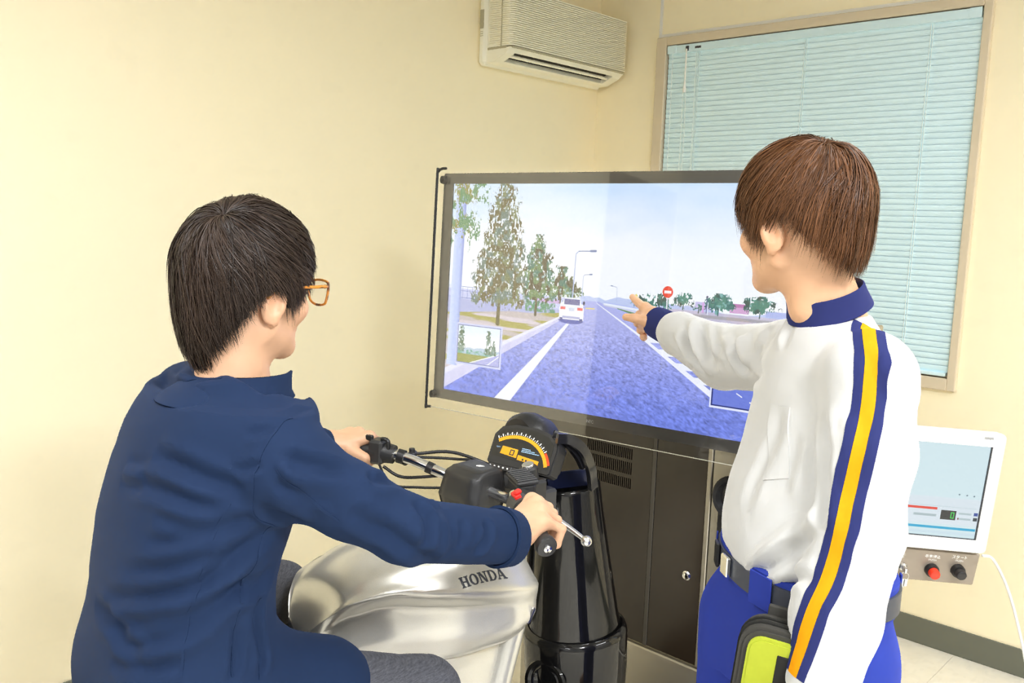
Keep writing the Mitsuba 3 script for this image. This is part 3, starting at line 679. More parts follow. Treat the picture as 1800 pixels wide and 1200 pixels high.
G = {'hi': [[(.38, 0), (.38, 1)], [(.62, 0), (.62, 1)], [(.05, .85), (.38, .85)], [(.05, .55), (.38, .55)], [(.0, .25), (.38, .25)], [(.62, .85), (.95, .85)], [(.62, .55), (.95, .55)], [(.62, .25), (1, .25)]],
     'jo': [[(.5, .8), (.5, 1)], [(.2, .95), (.28, .82)], [(.8, .95), (.72, .82)], [(.05, .62), (.05, .76), (.95, .76), (.95, .62)], [(.28, .44), (.28, .62), (.72, .62), (.72, .44), (.28, .44)], [(.15, .05), (.15, .32), (.85, .32), (.85, .08)], [(.5, 0), (.5, .44)]],
     'tei': [[(.28, 1), (.05, .6)], [(.18, .72), (.18, 0)], [(.65, .9), (.65, 1)], [(.38, .88), (1, .88)], [(.48, .62), (.48, .76), (.9, .76), (.9, .62), (.48, .62)], [(.38, .36), (.38, .5), (1, .5), (1, .36)], [(.45, .3), (.92, .3)], [(.68, .3), (.68, .02), (.56, .05)]],
     'shi': [[(.5, .98), (.5, .05)], [(.5, .55), (.9, .55)], [(.2, .65), (.2, .05)], [(0, .04), (1, .04)]],
     'su': [[(.1, .88), (.82, .88), (.6, .45), (.08, .05)], [(.55, .42), (.95, .05)]],
     'ta': [[(.42, 1), (.25, .7), (.05, .5)], [(.38, .86), (.88, .86), (.7, .4), (.25, .0)], [(.38, .6), (.72, .42)]],
     'bar': [[(.08, .5), (.95, .5)]],
     'to': [[(.35, 1), (.35, 0)], [(.35, .62), (.85, .4)]]}
def jp(names, h, x, y):
    lines = []
    for i, nme in enumerate(names):
        for l in G[nme]:
            lines.append([((i * 1.12 + px) * h, py * h) for px, py in l])
    w = len(names) * 1.12 * h
    return extr(strokes(lines, h * 0.11), 0.0004, frame(BO + MA * (x - w / 2) + BB * y + BN * 0.0001, MA, BB, BN))
add('control_box__lettering', cat(jp(('hi', 'jo', 'tei', 'shi'), .0085, -0.110, -0.0205), text('PUSH', .0052, .0004, frame(BO + MA * -0.110 - BB * .0285 + BN * .0001, MA, BB, BN), center=True)), 'mat_text_white')
add('control_box__lettering_001', cat(jp(('su', 'ta', 'bar', 'to'), .0085, -0.046, -0.0165), text('PUSH', .0052, .0004, frame(BO + MA * -0.046 - BB * .0245 + BN * .0001, MA, BB, BN), center=True)), 'mat_text_white')
add('control_box__lettering_002', cat(jp(('hi', 'shi'), .0085, -0.185, -0.020), text('OFF', .0052, .0004, frame(BO + MA * -0.185 - BB * .0285 + BN * .0001, MA, BB, BN), center=True)), 'mat_text_white')
kp = lambda x, y, z: BO + MA * x + BB * y + BN * z
add('control_box__key_switch', lathe([(0, 0), (.010, 0), (.010, .005), (.007, .008), (0, .008)], kp(-.178, -.05, 0), kp(-.178, -.05, .01), 20), 'mat_chrome', smooth=35)
add('control_box__key_switch__key', cat(at(bx((-.181, -.056, .008), (-.175, -.044, .026), .0008), BM), tube([kp(-.178 + .011 * math.sin(t), -.062 + .011 * math.cos(t) - .004, .022) for t in np.linspace(0, 2 * np.pi, 20)], .0009, 6, caps=False),
    at(bx((-.183, -.096, .020), (-.173, -.074, .0225), .0008), BM), at(bx((-.176, -.092, .0228), (-.168, -.072, .0250), .0008), BM)), 'mat_alu', smooth=30)
add('control_box__bracket', cat(tube([BO - MA * .20 - BB * .04 - BN * .10, V(1.88, -1.16, .74), V(1.815, -1.18, .74)], .014, 12)), 'mat_cabmetal', smooth=40)
tag('control_box', 'grey-brown control box with a red and a black push button, below the monitor', 'control box')
cable = smooth_path([V(2.172, -1.20, 0.800), V(2.19, -1.17, .785), V(2.222, -1.13, 0.70), V(2.262, -1.11, 0.56), V(2.289, -1.10, 0.42), V(2.298, -1.10, 0.30), V(2.318, -1.12, 0.16), V(2.36, -1.16, 0.06), V(2.43, -1.22, 0.008), V(2.6, -1.25, 0.006)], 10)
mat('mat_cable', [0.82, 0.80, 0.74], rough=0.45)
add('power_cable', tube(cable, 0.0034, 10), 'mat_cable', smooth=True, label='thin white cable hanging down from the control box to the floor', cat='cable')

# ------------------------------------------------------------------ motorcycle of the riding simulator (local frame: x right, y forward, z up)
BH = unit(V(.09, .996, 0)); BR_ = V(BH[1], -BH[0], 0)
MBK = frame(V(1.40, -2.287, 0), BR_, BH, V(0, 0, 1))
def bk(mesh): return at(mesh, MBK)
def bp(x, y, z): return (MBK @ V(x, y, z, 1))[:3]
def paint(p, n, uv):
    return mikit.mix([0.60, 0.585, 0.53], [0.64, 0.625, 0.57], mikit.noise(p.x * 900, p.y * 900, p.z * 900))
mat('mat_silver', mikit.proc(paint), rough=0.27, metal=0.55, spec=0.5, coat=1.0, coat_gloss=0.96)
mat('mat_cowl', [0.003, 0.003, 0.0035], rough=0.05, spec=0.4, coat=0.4, coat_gloss=0.98)
mat('mat_plastic', [0.020, 0.020, 0.021], rough=0.42)
mat('mat_plastic_grey', [0.042, 0.042, 0.044], rough=0.45)
mat('mat_rubber', [0.018, 0.017, 0.017], rough=0.6)
mat('mat_amber', srgb(250, 166, 30), rough=0.4)
mat('mat_redline', srgb(226, 70, 30), rough=0.4)
mat('mat_gaugeface', [0.018, 0.018, 0.016], rough=0.3)
mat('mat_seat', [0.015, 0.015, 0.016], rough=0.55)
mat('mat_honda', [0.035, 0.04, 0.055], rough=0.3)
mat('mat_killred', srgb(226, 44, 38), rough=0.35)
mat('mat_bluegloss', [0.010, 0.014, 0.045], rough=0.1, spec=0.6, coat=1.0, coat_gloss=0.98)

def spline1(xs, ys, q):
    from scipy.interpolate import PchipInterpolator
    return PchipInterpolator(xs, ys)(q)
TY = np.array([-.290, -.273, -.234, -.17, -.08, .02, .11, .17, .205, .222])
ZT = np.array([.778, .806, .866, .906, .922, .918, .903, .884, .856, .815])
HW = np.array([.040, .070, .100, .122, .146, .166, .172, .160, .128, .070])
ZC = np.array([.785, .815, .845, .852, .836, .818, .803, .793, .786, .782])     # height of the crease
ZB = np.array([.730, .715, .700, .690, .680, .675, .678, .690, .708, .735])
RC = np.array([.004, .010, .020, .030, .036, .028, .016, .008, .004, .002])     # hollow under the crease
tank_y = np.concatenate([np.linspace(-.290, -.234, 12)[:-1], np.linspace(-.234, .11, 34)[:-1], np.linspace(.11, .222, 22)])
def tank_ring(y):
    zt, hw, zc, zb, rc = (float(spline1(TY, k, y)) for k in (ZT, HW, ZC, ZB, RC))
    from scipy.interpolate import PchipInterpolator
    ctl = np.array([(0, zt), (hw * .35, zt - .10 * (zt - zc)), (hw * .66, zt - .36 * (zt - zc)), (hw * .90, zt - .76 * (zt - zc)), (hw, zc + .006), (hw - .35 * rc, zc - .010), (hw - rc, zc - .035), (hw - rc * .9, (zc + zb) / 2 - .01), (hw - rc * .9 - .008, zb + .03), (hw * .78 - rc * .4, zb + .004), (hw * .45, zb), (0, zb)])
    s = np.concatenate([[0], np.cumsum(np.linalg.norm(np.diff(ctl, axis=0), axis=1))])
    q = np.linspace(0, s[-1], 40)
    h = np.stack([PchipInterpolator(s, ctl[:, 0])(q), PchipInterpolator(s, ctl[:, 1])(q)], 1)
    full = np.vstack([h, (h * [-1, 1])[::-1][1:-1]])
    return np.stack([full[:, 0], np.full(len(full), y), full[:, 1]], 1)
tank = loft([tank_ring(y) for y in tank_y])
trimesh.repair.fix_normals(tank)
add('motorcycle__tank', bk(tank), 'mat_silver', smooth=50)
tag('motorcycle__tank', 'silver fuel tank with dark lettering on its shoulder')
# lettering laid on the tank's shoulder
_ty = np.linspace(-.05, .15, 41); _tr = np.array([tank_ring(y)[:40] for y in _ty])
def tank_half(y, s):
    t = np.clip((y - _ty[0]) / (_ty[1] - _ty[0]), 0, 39.999); i = int(t); r = _tr[i] + (_tr[i + 1] - _tr[i]) * (t - i)
    L = np.concatenate([[0], np.cumsum(np.linalg.norm(np.diff(r[:, [0, 2]], axis=0), axis=1))])
    return np.array([np.interp(s, L, r[:, 0]), y, np.interp(s, L, r[:, 2])])
def wrap_tank(mesh2d, y0, s0, dy, lift):
    """flat lettering (x reading forward, y up) laid on the tank's right side; dy = slant of the base line"""
    m = mesh2d.copy()
    out = []
    for x, yy, z in m.vertices:
        s = s0 - yy + dy * x
        p = tank_half(y0 + x, s); e = tank_half(y0 + x, s + .003) - tank_half(y0 + x, s - .003)
        g = tank_half(y0 + x + .003, s) - tank_half(y0 + x - .003, s)
        n = unit(np.cross(g, -e)); n = n if n[0] > 0 else -n
        out.append(p + n * (lift + z))
    m.vertices = np.array(out)
    return m
HY0, HS0, HDY = -0.019, 0.177, -0.03
def slab_word():
    H_, w, th = 1.0, .24, .10                      # letter height 1, thick stems, thin serifs
    def stem(x, y0=0, y1=1, k=w): return sbox(x, y0, x + k, y1)
    def serif(x0, x1, y): return sbox(x0, y, x1, y + th)
    def letter_h(): return [stem(.12), stem(.74), sbox(.3, .45, .8, .56), serif(0, .46, 0), serif(0, .46, .9), serif(.62, 1.1, 0), serif(.62, 1.1, .9)], 1.1
    def letter_o():
        o = Point(.52, .5).buffer(.5, 24); from shapely import affinity as af
        return [af.scale(o, 1.04, 1.04).difference(af.scale(o, .52, .84))], 1.04
    def letter_n(): return [stem(.14, k=.12), stem(.86, k=.12), Polygon([(.1, 1), (.4, 1), (.98, 0), (.74, 0)]), serif(0, .40, 0), serif(0, .40, .9), serif(.70, 1.14, .9)], 1.14
    def letter_d():
        from shapely import affinity as af
        o = Point(.45, .5).buffer(.5, 24).intersection(sbox(.45, -1, 2, 2)).union(sbox(.1, 0, .45, 1)); i = Point(.42, .5).buffer(.40, 24).intersection(sbox(.42, -1, 2, 2)).union(sbox(.34, .1, .42, .9))
        return [af.scale(o, 1.1, 1, origin=(0, 0)).difference(af.scale(i, 1.0, 1, origin=(0, 0))), serif(0, .3, 0), serif(0, .3, .9)], 1.06
    def letter_a(): return [Polygon([(.40, 1), (.66, 1), (1.08, 0), (.82, 0)]), Polygon([(.40, 1), (.50, 1), (.20, 0), (.08, 0)]), sbox(.25, .28, .85, .38), serif(-.04, .32, 0), serif(.70, 1.2, 0)], 1.16
    from shapely import affinity as af
    out, x = [], 0
    for f in (letter_h, letter_o, letter_n, letter_d, letter_a):
        g, wd = f(); out.append(af.translate(unary_union(g), x, 0)); x += wd + .10
    return unary_union(out), x
_word, _ww = slab_word()
from shapely import affinity as _af
_word = _af.scale(_word, .118 / _ww, .0225, origin=(0, 0)).segmentize(.004)
hd = extr(_word, .0006)
hd = wrap_tank(hd, HY0, HS0, HDY, 0.0004)
if hd.volume < 0: hd.invert()
add('motorcycle__tank__lettering', bk(hd), 'mat_honda')
# slot below the front corner of the tank
add('motorcycle__tank__slot', bk(at(bx((-.004, -.02, -.005), (.004, .02, .005), .003), frame(V(.152, .165, .735), unit(V(.5, -.8, 0)), unit(V(.25, .2, .95)), unit(V(.8, .5, -.1))))), 'mat_chrome')
# seat, tail, under-tank cover, frame
seat_y = np.linspace(-.80, -.285, 20)
def seat_ring(y):
    t = (y + .80) / .515; hw = np.interp(t, [0, .1, .5, .8, 1], [.06, .10, .14, .12, .07]); zt = np.interp(t, [0, .15, .5, .8, 1], [.75, .75, .735, .74, .775]); th = .08
    a = np.linspace(0, 2 * np.pi, 32, endpoint=False); c, s = np.cos(a), np.sin(a)
    return np.stack([hw * np.sign(c) * np.abs(c) ** .6, np.full(32, y), zt - th / 2 + th / 2 * np.sign(s) * np.abs(s) ** .6], 1)
add('motorcycle__seat', bk(loft([seat_ring(y) for y in seat_y])), 'mat_seat', smooth=60)
cov_y = np.linspace(-.80, .16, 24)
def cover_ring(y):
    t = (y + .80) / .96; hw = np.interp(t, [0, .3, .75, 1], [.08, .13, .13, .105]); zt = np.interp(t, [0, .3, .6, 1], [.68, .68, .69, .72]); zb = np.interp(t, [0, .3, .7, 1], [.66, .50, .42, .46])
    a = np.linspace(0, 2 * np.pi, 36, endpoint=False); c, s = np.cos(a), np.sin(a)
    return np.stack([hw * np.sign(c) * np.abs(c) ** .5, np.full(36, y), (zt + zb) / 2 + (zt - zb) / 2 * np.sign(s) * np.abs(s) ** .5], 1)
add('motorcycle__side_cover', bk(loft([cover_ring(y) for y in cov_y])), 'mat_silver', smooth=55)
fork = [(.095, .195, .79), (.098, .15, .66), (.105, .10, .52), (.11, .07, .40)]
add('motorcycle__frame_tube', bk(tube(smooth_path(fork, 8), .030, 24)), 'mat_silver', smooth=60)
fork2 = [(-x, y, z) for x, y, z in fork]
add('motorcycle__frame_tube_001', bk(tube(smooth_path(fork2, 8), .030, 24)), 'mat_silver', smooth=60)
add('motorcycle__engine', bk(cat(bx((-.16, -.38, .24), (.16, .08, .47), .03), *[bx((-.12, .02 + i * .0, .30 + .02 * i), (.12, .11, .31 + .02 * i), .003) for i in range(8)])), 'mat_plastic_grey')
add('motorcycle__footpeg', bk(cyl((.15, -.30, .36), (.27, -.30, .36), .014, 16, .003)), 'mat_alu', smooth=40)
add('motorcycle__footpeg_001', bk(cyl((-.15, -.30, .36), (-.27, -.30, .36), .014, 16, .003)), 'mat_alu', smooth=40)
add('motorcycle__pedestal', bk(cat(bx((-.20, -.75, .03), (.20, .55, .25), .02), bx((-.33, -.95, 0), (.33, .62, .035), .006))), 'mat_plastic')
# black cone-shaped front cover with its base cup
AX0, AX1 = V(.012, .405, .945), V(.020, .440, .585)
ax = unit(AX1 - AX0); Lc = np.linalg.norm(AX1 - AX0)
add('motorcycle__front_cover', bk(lathe([(0, .10), (.052, .10), (.070, .004), (.074, -.004), (.078, 0), (.079, .006), (.085, .08), (.100, .22), (.112, .33), (.118, Lc), (.0, Lc)], AX0, AX1, 56, 0.92)), 'mat_cowl', smooth=40)
tag('motorcycle__front_cover', 'glossy black cone-shaped cover')
lid = at(bx((-.052, -.004, -.020), (.052, .004, .020), .002), frame(V(.020, .395, .958), unit(V(.86, .42, .25)), unit(V(-.4, .9, 0)), unit(V(-.2, -.1, .97))))
add('motorcycle__front_cover__top_plate', bk(lid), 'mat_bluegloss')
flat = []
for t in np.linspace(0.04, .98, 9):
    c = AX0 + (AX1 - AX0) * t; r = np.interp(t * Lc, [0, .08, .22, .33, Lc], [.078, .085, .100, .112, .118])
    flat.append((c, r))
fl = []
for c, r in flat:
    fl.append([c + V(-r * .98 - .004, -.012, 0), c + V(-r * .80, -r * .62 - .006, 0), c + V(-r * .55, -r * .84 - .005, 0), c + V(-r * .50, -r * .78, 0), c + V(-r * .8, -.3 * r, 0)])
add('motorcycle__front_cover__side_flange', bk(loft(fl)), 'mat_cowl', smooth=30)
for t in (.22, .50, .78):
    i = t; c = AX0 + (AX1 - AX0) * t; r = np.interp(t * Lc, [0, .08, .22, .33, Lc], [.078, .085, .100, .112, .118])
    p0 = c + V(-r * .88, -r * .42 - .002, 0); nn = unit(V(-.62, -.78, 0))
    add(nxt('motorcycle__front_cover__screw'), bk(lathe([(0, 0), (.006, 0), (.0055, .003), (.003, .004), (0, .003)], p0, p0 + nn * .01, 16)), 'mat_plastic_grey', smooth=35)
cup = lathe([(.0, .02), (.108, .0), (.118, -.006), (.126, 0), (.130, .012), (.128, .10), (.120, .20), (0, .20)], V(.022, .44, .590), V(.026, .452, .39), 56, 0.95)
add('motorcycle__base_cup', bk(cup), 'mat_cowl', smooth=40)
pn = unit(V(.25, -.96, .12))
pc = V(.050, .318, .490)
add('motorcycle__base_cup__port', bk(cat(lathe([(.030, -.02), (.050, -.01), (.055, 0), (.052, .006), (.044, .006), (.038, .001), (.034, .003), (.030, -.002), (.024, -.006), (0, -.006)], pc, pc + pn * .02, 48))), 'mat_cowl', smooth=30)
# handlebar
def bar(s):
    pts = [(s * .03, .150, .975), (s * .09, .146, .974), (s * .135, .126, .982), (s * .185, .092, .999), (s * .235, .055, 1.008), (s * .28, .027, 1.006), (s * .365, -.012, .996)]
    return smooth_path(pts, 8)
lb, rb = bar(-1), bar(1)
lb[:, 2] += np.interp(-lb[:, 0], [0.05, .3, .37], [0, .012, .016]); rb[:, 2] += np.interp(rb[:, 0], [0.05, .3, .37], [0, .004, -.002])
add('motorcycle__handlebar', bk(cat(tube(lb[lb[:, 0] > -.262], .0118, 20), tube(rb[rb[:, 0] < .25], .0118, 20))), 'mat_chrome', smooth=60)
def grip(b, s):
    g = b[s * b[:, 0] > .245]; r = np.full(len(g), .0155); r[0] = .021; r[1] = .0165; r[-1] = .0175
    return tube(g, r, 24)
GE = []
for b, s in ((lb, -1), (rb, 1)):
    k = nxt('motorcycle__grip'); add(k, bk(grip(b, s)), 'mat_rubber', smooth=50)
    e = b[-1]; d = unit(b[-1] - b[-3]); GE.append((e, d))
    add(nxt('motorcycle__bar_end'), bk(lathe([(0, -.002), (.0185, -.002), (.0195, .002), (.0195, .010), (.0170, .014), (.0075, .015), (.0075, .013), (.0060, .019), (0, .020)], e, e + d * .02, 28)), 'mat_plastic', smooth=35)
    add(nxt('motorcycle__bar_end_screw'), bk(lathe([(0, .0135), (.0078, .0135), (.0072, .019), (.003, .0215), (0, .0205)], e, e + d * .02, 16)), 'mat_chrome', smooth=35)
# padded cover over the bar clamp
pad = hull([(x * sx, y, z) for x, y, z in ((.075, .098, .930), (.078, .092, .955), (.072, .105, 1.004), (.060, .120, 1.018), (.056, .178, 1.022), (.066, .190, 1.012), (.074, .195, .955), (.070, .180, .918), (.060, .110, .915)) for sx in (-1, .55)])
pad = trimesh.Trimesh(pad.vertices, pad.faces); pad = pad.subdivide().subdivide(); trimesh.smoothing.filter_taubin(pad, iterations=4)
add('motorcycle__clamp_cover', bk(at(pad, frame(V(-.008, 0, 0), (1, 0, 0), (0, 1, 0), (0, 0, 1)))), 'mat_plastic', smooth=35)
wing = Polygon([(-.008, -.002), (-.002, .006), (.010, .007), (.006, .003), (.009, .002), (.004, -.001), (.006, -.003), (0, -.0035), (-.004, -.006)])
add('motorcycle__clamp_cover__emblem', bk(cat(extr(wing, .0008, frame(V(-.014, .152, 1.0205), (1, 0, 0), unit(V(0, 1, .06)), unit(V(0, -.06, 1)))))), 'mat_text_white')
add('motorcycle__clamp_cover__badge', bk(at(bx((-.034, -.017, 0), (.030, .020, .0012), .0005), frame(V(-.014, .150, 1.0192), (1, 0, 0), unit(V(0, 1, .06)), unit(V(0, -.06, 1))))), 'mat_gaugeface')
# left switch box, choke lever, clamps
def sw(b, s, c0, c1, r):
    g = b[(s * b[:, 0] > c0) & (s * b[:, 0] < c1)]
    return g
sg = lb[(lb[:, 0] < -.222) & (lb[:, 0] > -.262)]
add('motorcycle__switch_box', bk(cat(tube(np.array([lb[np.argmin(abs(lb[:, 0] + .218))], lb[np.argmin(abs(lb[:, 0] + .235))], lb[np.argmin(abs(lb[:, 0] + .262))]]), [.021, .024, .023], 20), at(bx((-.018, -.022, -.026), (.018, .020, .030), .006), frame(V(-.246, .046, 1.018), unit(V(-.9, -.42, 0)), unit(V(-.42, .9, 0)), (0, 0, 1))))), 'mat_plastic', smooth=35)
add('motorcycle__switch_box__choke_lever', bk(cat(tube(smooth_path([(-.218, .052, 1.02), (-.215, .050, 1.045), (-.222, .046, 1.052), (-.232, .042, 1.051)], 6), [.0045] * 18 + [.004], 10), at(bx((-.009, -.005, -.006), (.009, .005, .006), .002), frame(V(-.262, .030, 1.050), unit(V(-.9, -.4, 0)), unit(V(-.4, .9, 0)), (0, 0, 1))))), 'mat_black', smooth=35)
for c in (-.205, -.150):
    i = np.argmin(abs(lb[:, 0] - c)); add(nxt('motorcycle__bar_clamp'), bk(tube(lb[i - 1:i + 2], .0135 if c > -.17 else .0165, 18)), 'mat_black', smooth=35)
add('motorcycle__clutch_perch', bk(cat(tube([(-.205, .085, 1.00), (-.208, .110, 1.006), (-.225, .128, 1.006)], [.013, .011, .009], 14), cyl((-.21, .112, .99), (-.21, .112, 1.024), .007, 14, .001))), 'mat_plastic', smooth=40)
add('motorcycle__clutch_lever', bk(tube(smooth_path([(-.212, .112, 1.006), (-.25, .105, 1.008), (-.30, .085, 1.008), (-.36, .072, 1.0)], 8), .006, 12)), 'mat_alu', smooth=50)
def mcable(pts, r, k='motorcycle__cable'):
    add(nxt(k), bk(tube(smooth_path(pts, 10), r, 10)), 'mat_black', smooth=50)
mcable([(-.20, .12, 1.012), (-.15, .17, 1.020), (-.10, .21, 1.008), (-.04, .28, .97)], .0038)
mcable([(-.20, .12, 1.004), (-.15, .19, 1.000), (-.10, .235, .995), (-.03, .30, .95)], .0032)
mcable([(-.235, .05, .985), (-.21, .08, .962), (-.16, .11, .968), (-.09, .16, .985)], .0036)
mcable([(-.246, .045, .99), (-.22, .06, .945), (-.16, .10, .945), (-.08, .15, .955)], .0030)
mcable([(.24, .05, .985), (.20, .12, .95), (.14, .20, .94), (.06, .28, .94)], .0036)
# right switch box with the red kill switch
q = V(.222, .062, 1.008); e1 = unit(V(.92, -.40, 0)); e2 = unit(V(.40, .92, 0))
add('motorcycle__switch_box_001', bk(cat(tube([q - e1 * .030, q - e1 * .022, q + e1 * .022, q + e1 * .030], [.020, .0235, .0245, .021], 24), at(bx((-.022, -.020, -.024), (.022, .012, .020), .006), frame(q, e1, e2, (0, 0, 1))))), 'mat_plastic_grey', smooth=35)
qf = frame(q + V(0, 0, .0225) - e2 * .010, e1, unit(e2 + V(0, 0, .5)), unit(np.cross(e1, unit(e2 + V(0, 0, .5)))))
add('motorcycle__switch_box_001__kill_switch', bk(cat(at(bx((-.017, -.0065, -.004), (.013, .0065, .006), .002), qf), at(bx((-.006, -.003, .004), (.010, .012, .012), .003), qf))), 'mat_killred')
add('motorcycle__switch_box_001__starter_button', bk(at(lathe([(0, 0), (.007, 0), (.006, .006), (0, .007)], V(0, 0, 0), V(0, 0, .01), 16), frame(q - V(0, 0, .005) - e2 * .024, e1, (0, 0, 1), -e2))), 'mat_text_white', smooth=40)
add('motorcycle__bar_nut', bk(lathe([(0, 0), (.0125, 0), (.0135, .004), (.0135, .012), (.011, .016), (0, .016)], V(.135, .128, .990), V(.135, .120, 1.010), 20)), 'mat_chrome', smooth=35)
# brake reservoir, ribbed lid
rf = frame(V(.118, .158, 1.024), unit(V(.93, -.30, -.12)), unit(V(.30, .95, .06)), unit(V(.10, -.09, .99)))
add('motorcycle__brake_reservoir', bk(cat(at(bx((-.030, -.022, -.030), (.030, .022, -.002), .007), rf), at(bx((-.033, -.025, -.004), (.033, .025, .006), .003), rf))), 'mat_plastic')
for i in range(7):
    add(nxt('motorcycle__brake_reservoir__rib'), bk(at(bx((-.029 + i * .0087, -.022, .0055), (-.0245 + i * .0087, .022, .0085), .001), rf)), 'mat_plastic_grey')
add('motorcycle__brake_perch', bk(cat(tube([(.14, .125, 1.0), (.165, .135, .998), (.200, .122, .994)], [.017, .014, .011], 14), cyl((.198, .118, .975), (.198, .118, 1.010), .010, 16, .002), at(bx((-.02, -.012, -.045), (.02, .016, -.028), .004), rf))), 'mat_plastic', smooth=35)
lev = smooth_path([(.196, .116, .994), (.220, .118, .990), (.245, .122, .985), (.275, .128, .975), (.305, .132, .965), (.330, .133, .957)], 8)
lr = np.interp(np.linspace(0, 1, len(lev)), [0, .15, .5, .9, 1], [.009, .0075, .0062, .0048, .0045])
add('motorcycle__brake_lever', bk(cat(tube(lev, lr, 16), at(trimesh.creation.icosphere(3, .0108), frame(lev[-1], (1, 0, 0), (0, 1, 0), (0, 0, 1))), cyl((.205, .110, 1.002), (.240, .116, .999), .0075, 14, .002))), 'mat_alu', smooth=50)
tag('motorcycle__brake_lever', 'silver brake lever with a ball end')
# ignition key block
add('motorcycle__ignition_switch', bk(cat(cyl((.085, .215, .985), (.085, .205, 1.035), .020, 24, .004), bx((.060, .200, .955), (.108, .245, 1.005), .006))), 'mat_plastic', smooth=35)
add('motorcycle__ignition_switch__key', bk(cat(cyl((.085, .205, 1.034), (.085, .203, 1.040), .013, 20, .001), *[tube([V(.085 + dx + rr * math.cos(t), .190 + dy, 1.030 + dz + rr * math.sin(t)) for t in np.linspace(0, 2 * np.pi, 20)], .0012, 6, caps=False) for dx, dy, dz, rr in ((.006, 0, 0, .008), (-.022, -.008, -.024, .010))])), 'mat_alu', smooth=40)
# instrument cluster
gt = math.radians(28)
gx = unit(V(1, .20, 0)); gn = V(gx[1], -gx[0], 0)
GM = frame(V(.004, .262, 1.048), gx * 1.06, unit(-gn * math.sin(gt) + V(0, 0, math.cos(gt))) * .94, (0, 0, 1))
GM[:3, 2] = unit(np.cross(GM[:3, 0], GM[:3, 1]))
out = Polygon([(-.084, .022), (-.070, .044), (-.035, .054), (.02, .055), (.060, .046), (.082, .030), (.086, .010), (.084, -.046), (.078, -.052), (-.074, -.052), (-.082, -.046)]).buffer(-.004).buffer(.004)
add('motorcycle__instrument', bk(cat(extr(out, .030, GM @ frame((0, 0, -.034), (1, 0, 0), (0, 1, 0), (0, 0, 1))), extr(out.buffer(-.003), .004, GM @ frame((0, 0, -.004), (1, 0, 0), (0, 1, 0), (0, 0, 1))), at(bx((-.070, -.045, -.075), (.072, .040, -.034), .015), GM))), 'mat_plastic')
tag('motorcycle__instrument', 'black instrument with amber displays')
inner = Polygon([(-.076, .014), (-.062, .036), (-.030, .046), (.02, .047), (.056, .038), (.074, .022), (.076, -.038), (-.074, -.030)]).buffer(-.003).buffer(.003)
G0 = lambda z: GM @ frame((0, 0, z), (1, 0, 0), (0, 1, 0), (0, 0, 1))
add('motorcycle__instrument__face', bk(extr(inner, .0008, G0(0.0002))), 'mat_gaugeface')
def arc(cx, cy, rx, ry, a0, a1, n=40):
    return [(cx + rx * math.cos(a), cy + ry * math.sin(a)) for a in np.linspace(math.radians(a0), math.radians(a1), n)]
C0 = (-.012, -.058)
band = LineString(arc(*C0, .086, .082, 128, 18)).buffer(.0042, cap_style=2)
red = LineString(arc(*C0, .0935, .089, 40, 20)).buffer(.0028, cap_style=2)
add('motorcycle__instrument__tachometer_band', bk(extr(band, .0005, G0(.0011))), 'mat_amber')
add('motorcycle__instrument__redline', bk(extr(red, .0005, G0(.0011))), 'mat_redline')
tk = [LineString([(C0[0] + .0915 * math.cos(a), C0[1] + .087 * math.sin(a)), (C0[0] + (.0985 if i % 2 == 0 else .095) * math.cos(a), C0[1] + (.094 if i % 2 == 0 else .090) * math.sin(a))]).buffer(.0008 if i % 2 else .0013, cap_style=2) for i, a in enumerate(np.radians(np.linspace(126, 42, 25)))]
add('motorcycle__instrument__tick_marks', bk(extr(unary_union(tk), .0005, G0(.0011))), 'mat_text_white')
lcd1 = Polygon([(-.050, -.004), (-.008, -.006), (-.008, -.027), (-.052, -.023)]); lcd2 = Polygon([(-.005, -.018), (.050, -.023), (.050, -.034), (-.005, -.030)])
add('motorcycle__instrument__display', bk(extr(lcd1, .0005, G0(.0011))), 'mat_amber')
add('motorcycle__instrument__display_001', bk(extr(lcd2, .0005, G0(.0011))), 'mat_amber')
z0_ = LineString([(-.026, -.010), (-.017, -.0105), (-.0175, -.022), (-.0265, -.0215), (-.026, -.010)]).buffer(.0011)
add('motorcycle__instrument__display__digit', bk(cat(extr(z0_, .0004, G0(.0017)), *[extr(sbox(.008 + .009 * i, -.0295 - .0008 * i, .012 + .009 * i, -.025 - .0008 * i), .0003, G0(.0017)) for i in range(4)])), 'mat_text_dark')
mat('mat_blueprint', srgb(150, 186, 222), rough=0.5)
tx = cat(*[extr(sbox(.000 + .0 * i, -.002 - .0038 * i, .022 + .012 * i, .000 - .0038 * i), .0004, G0(.0011)) for i in range(3)])
add('motorcycle__instrument__lettering', bk(cat(tx, text('rpm', .004, .0004, G0(.0011) @ frame((-.066, -.010, 0), (1, 0, 0), (0, 1, 0), (0, 0, 1))))), 'mat_blueprint')
add('motorcycle__instrument__indicator_strip', bk(at(bx((-.072, -.064, -.004), (-.008, -.050, .005), .002), GM)), 'mat_plastic')
for i in range(5):
    add(nxt('motorcycle__instrument__indicator_lamp'), bk(at(lathe([(0, 0), (.0024, 0), (.0018, .0008), (0, .001)], V(0, 0, 0), V(0, 0, .01), 10), GM @ frame((-.064 + .0115 * i, -.057, .005), (1, 0, 0), (0, 1, 0), (0, 0, 1)))), 'mat_text_white')
add('motorcycle__instrument_bracket', bk(cat(at(bx((-.085, -.100, -.020), (.070, -.052, -.010), .004), GM), at(bx((-.02, -.062, -.02), (.05, -.050, .002), .002), GM), bx((-.075, .255, .91), (.075, .31, .965), .006))), 'mat_plastic_grey')
add('motorcycle__headlight', bk(cat(lathe([(0, 0), (.056, .0), (.066, .012), (.069, .03), (.067, .05), (.05, .09), (0, .11)], V(-.045, .290, 1.046), V(-.045, .40, 1.04), 40))), 'mat_black', smooth=35)
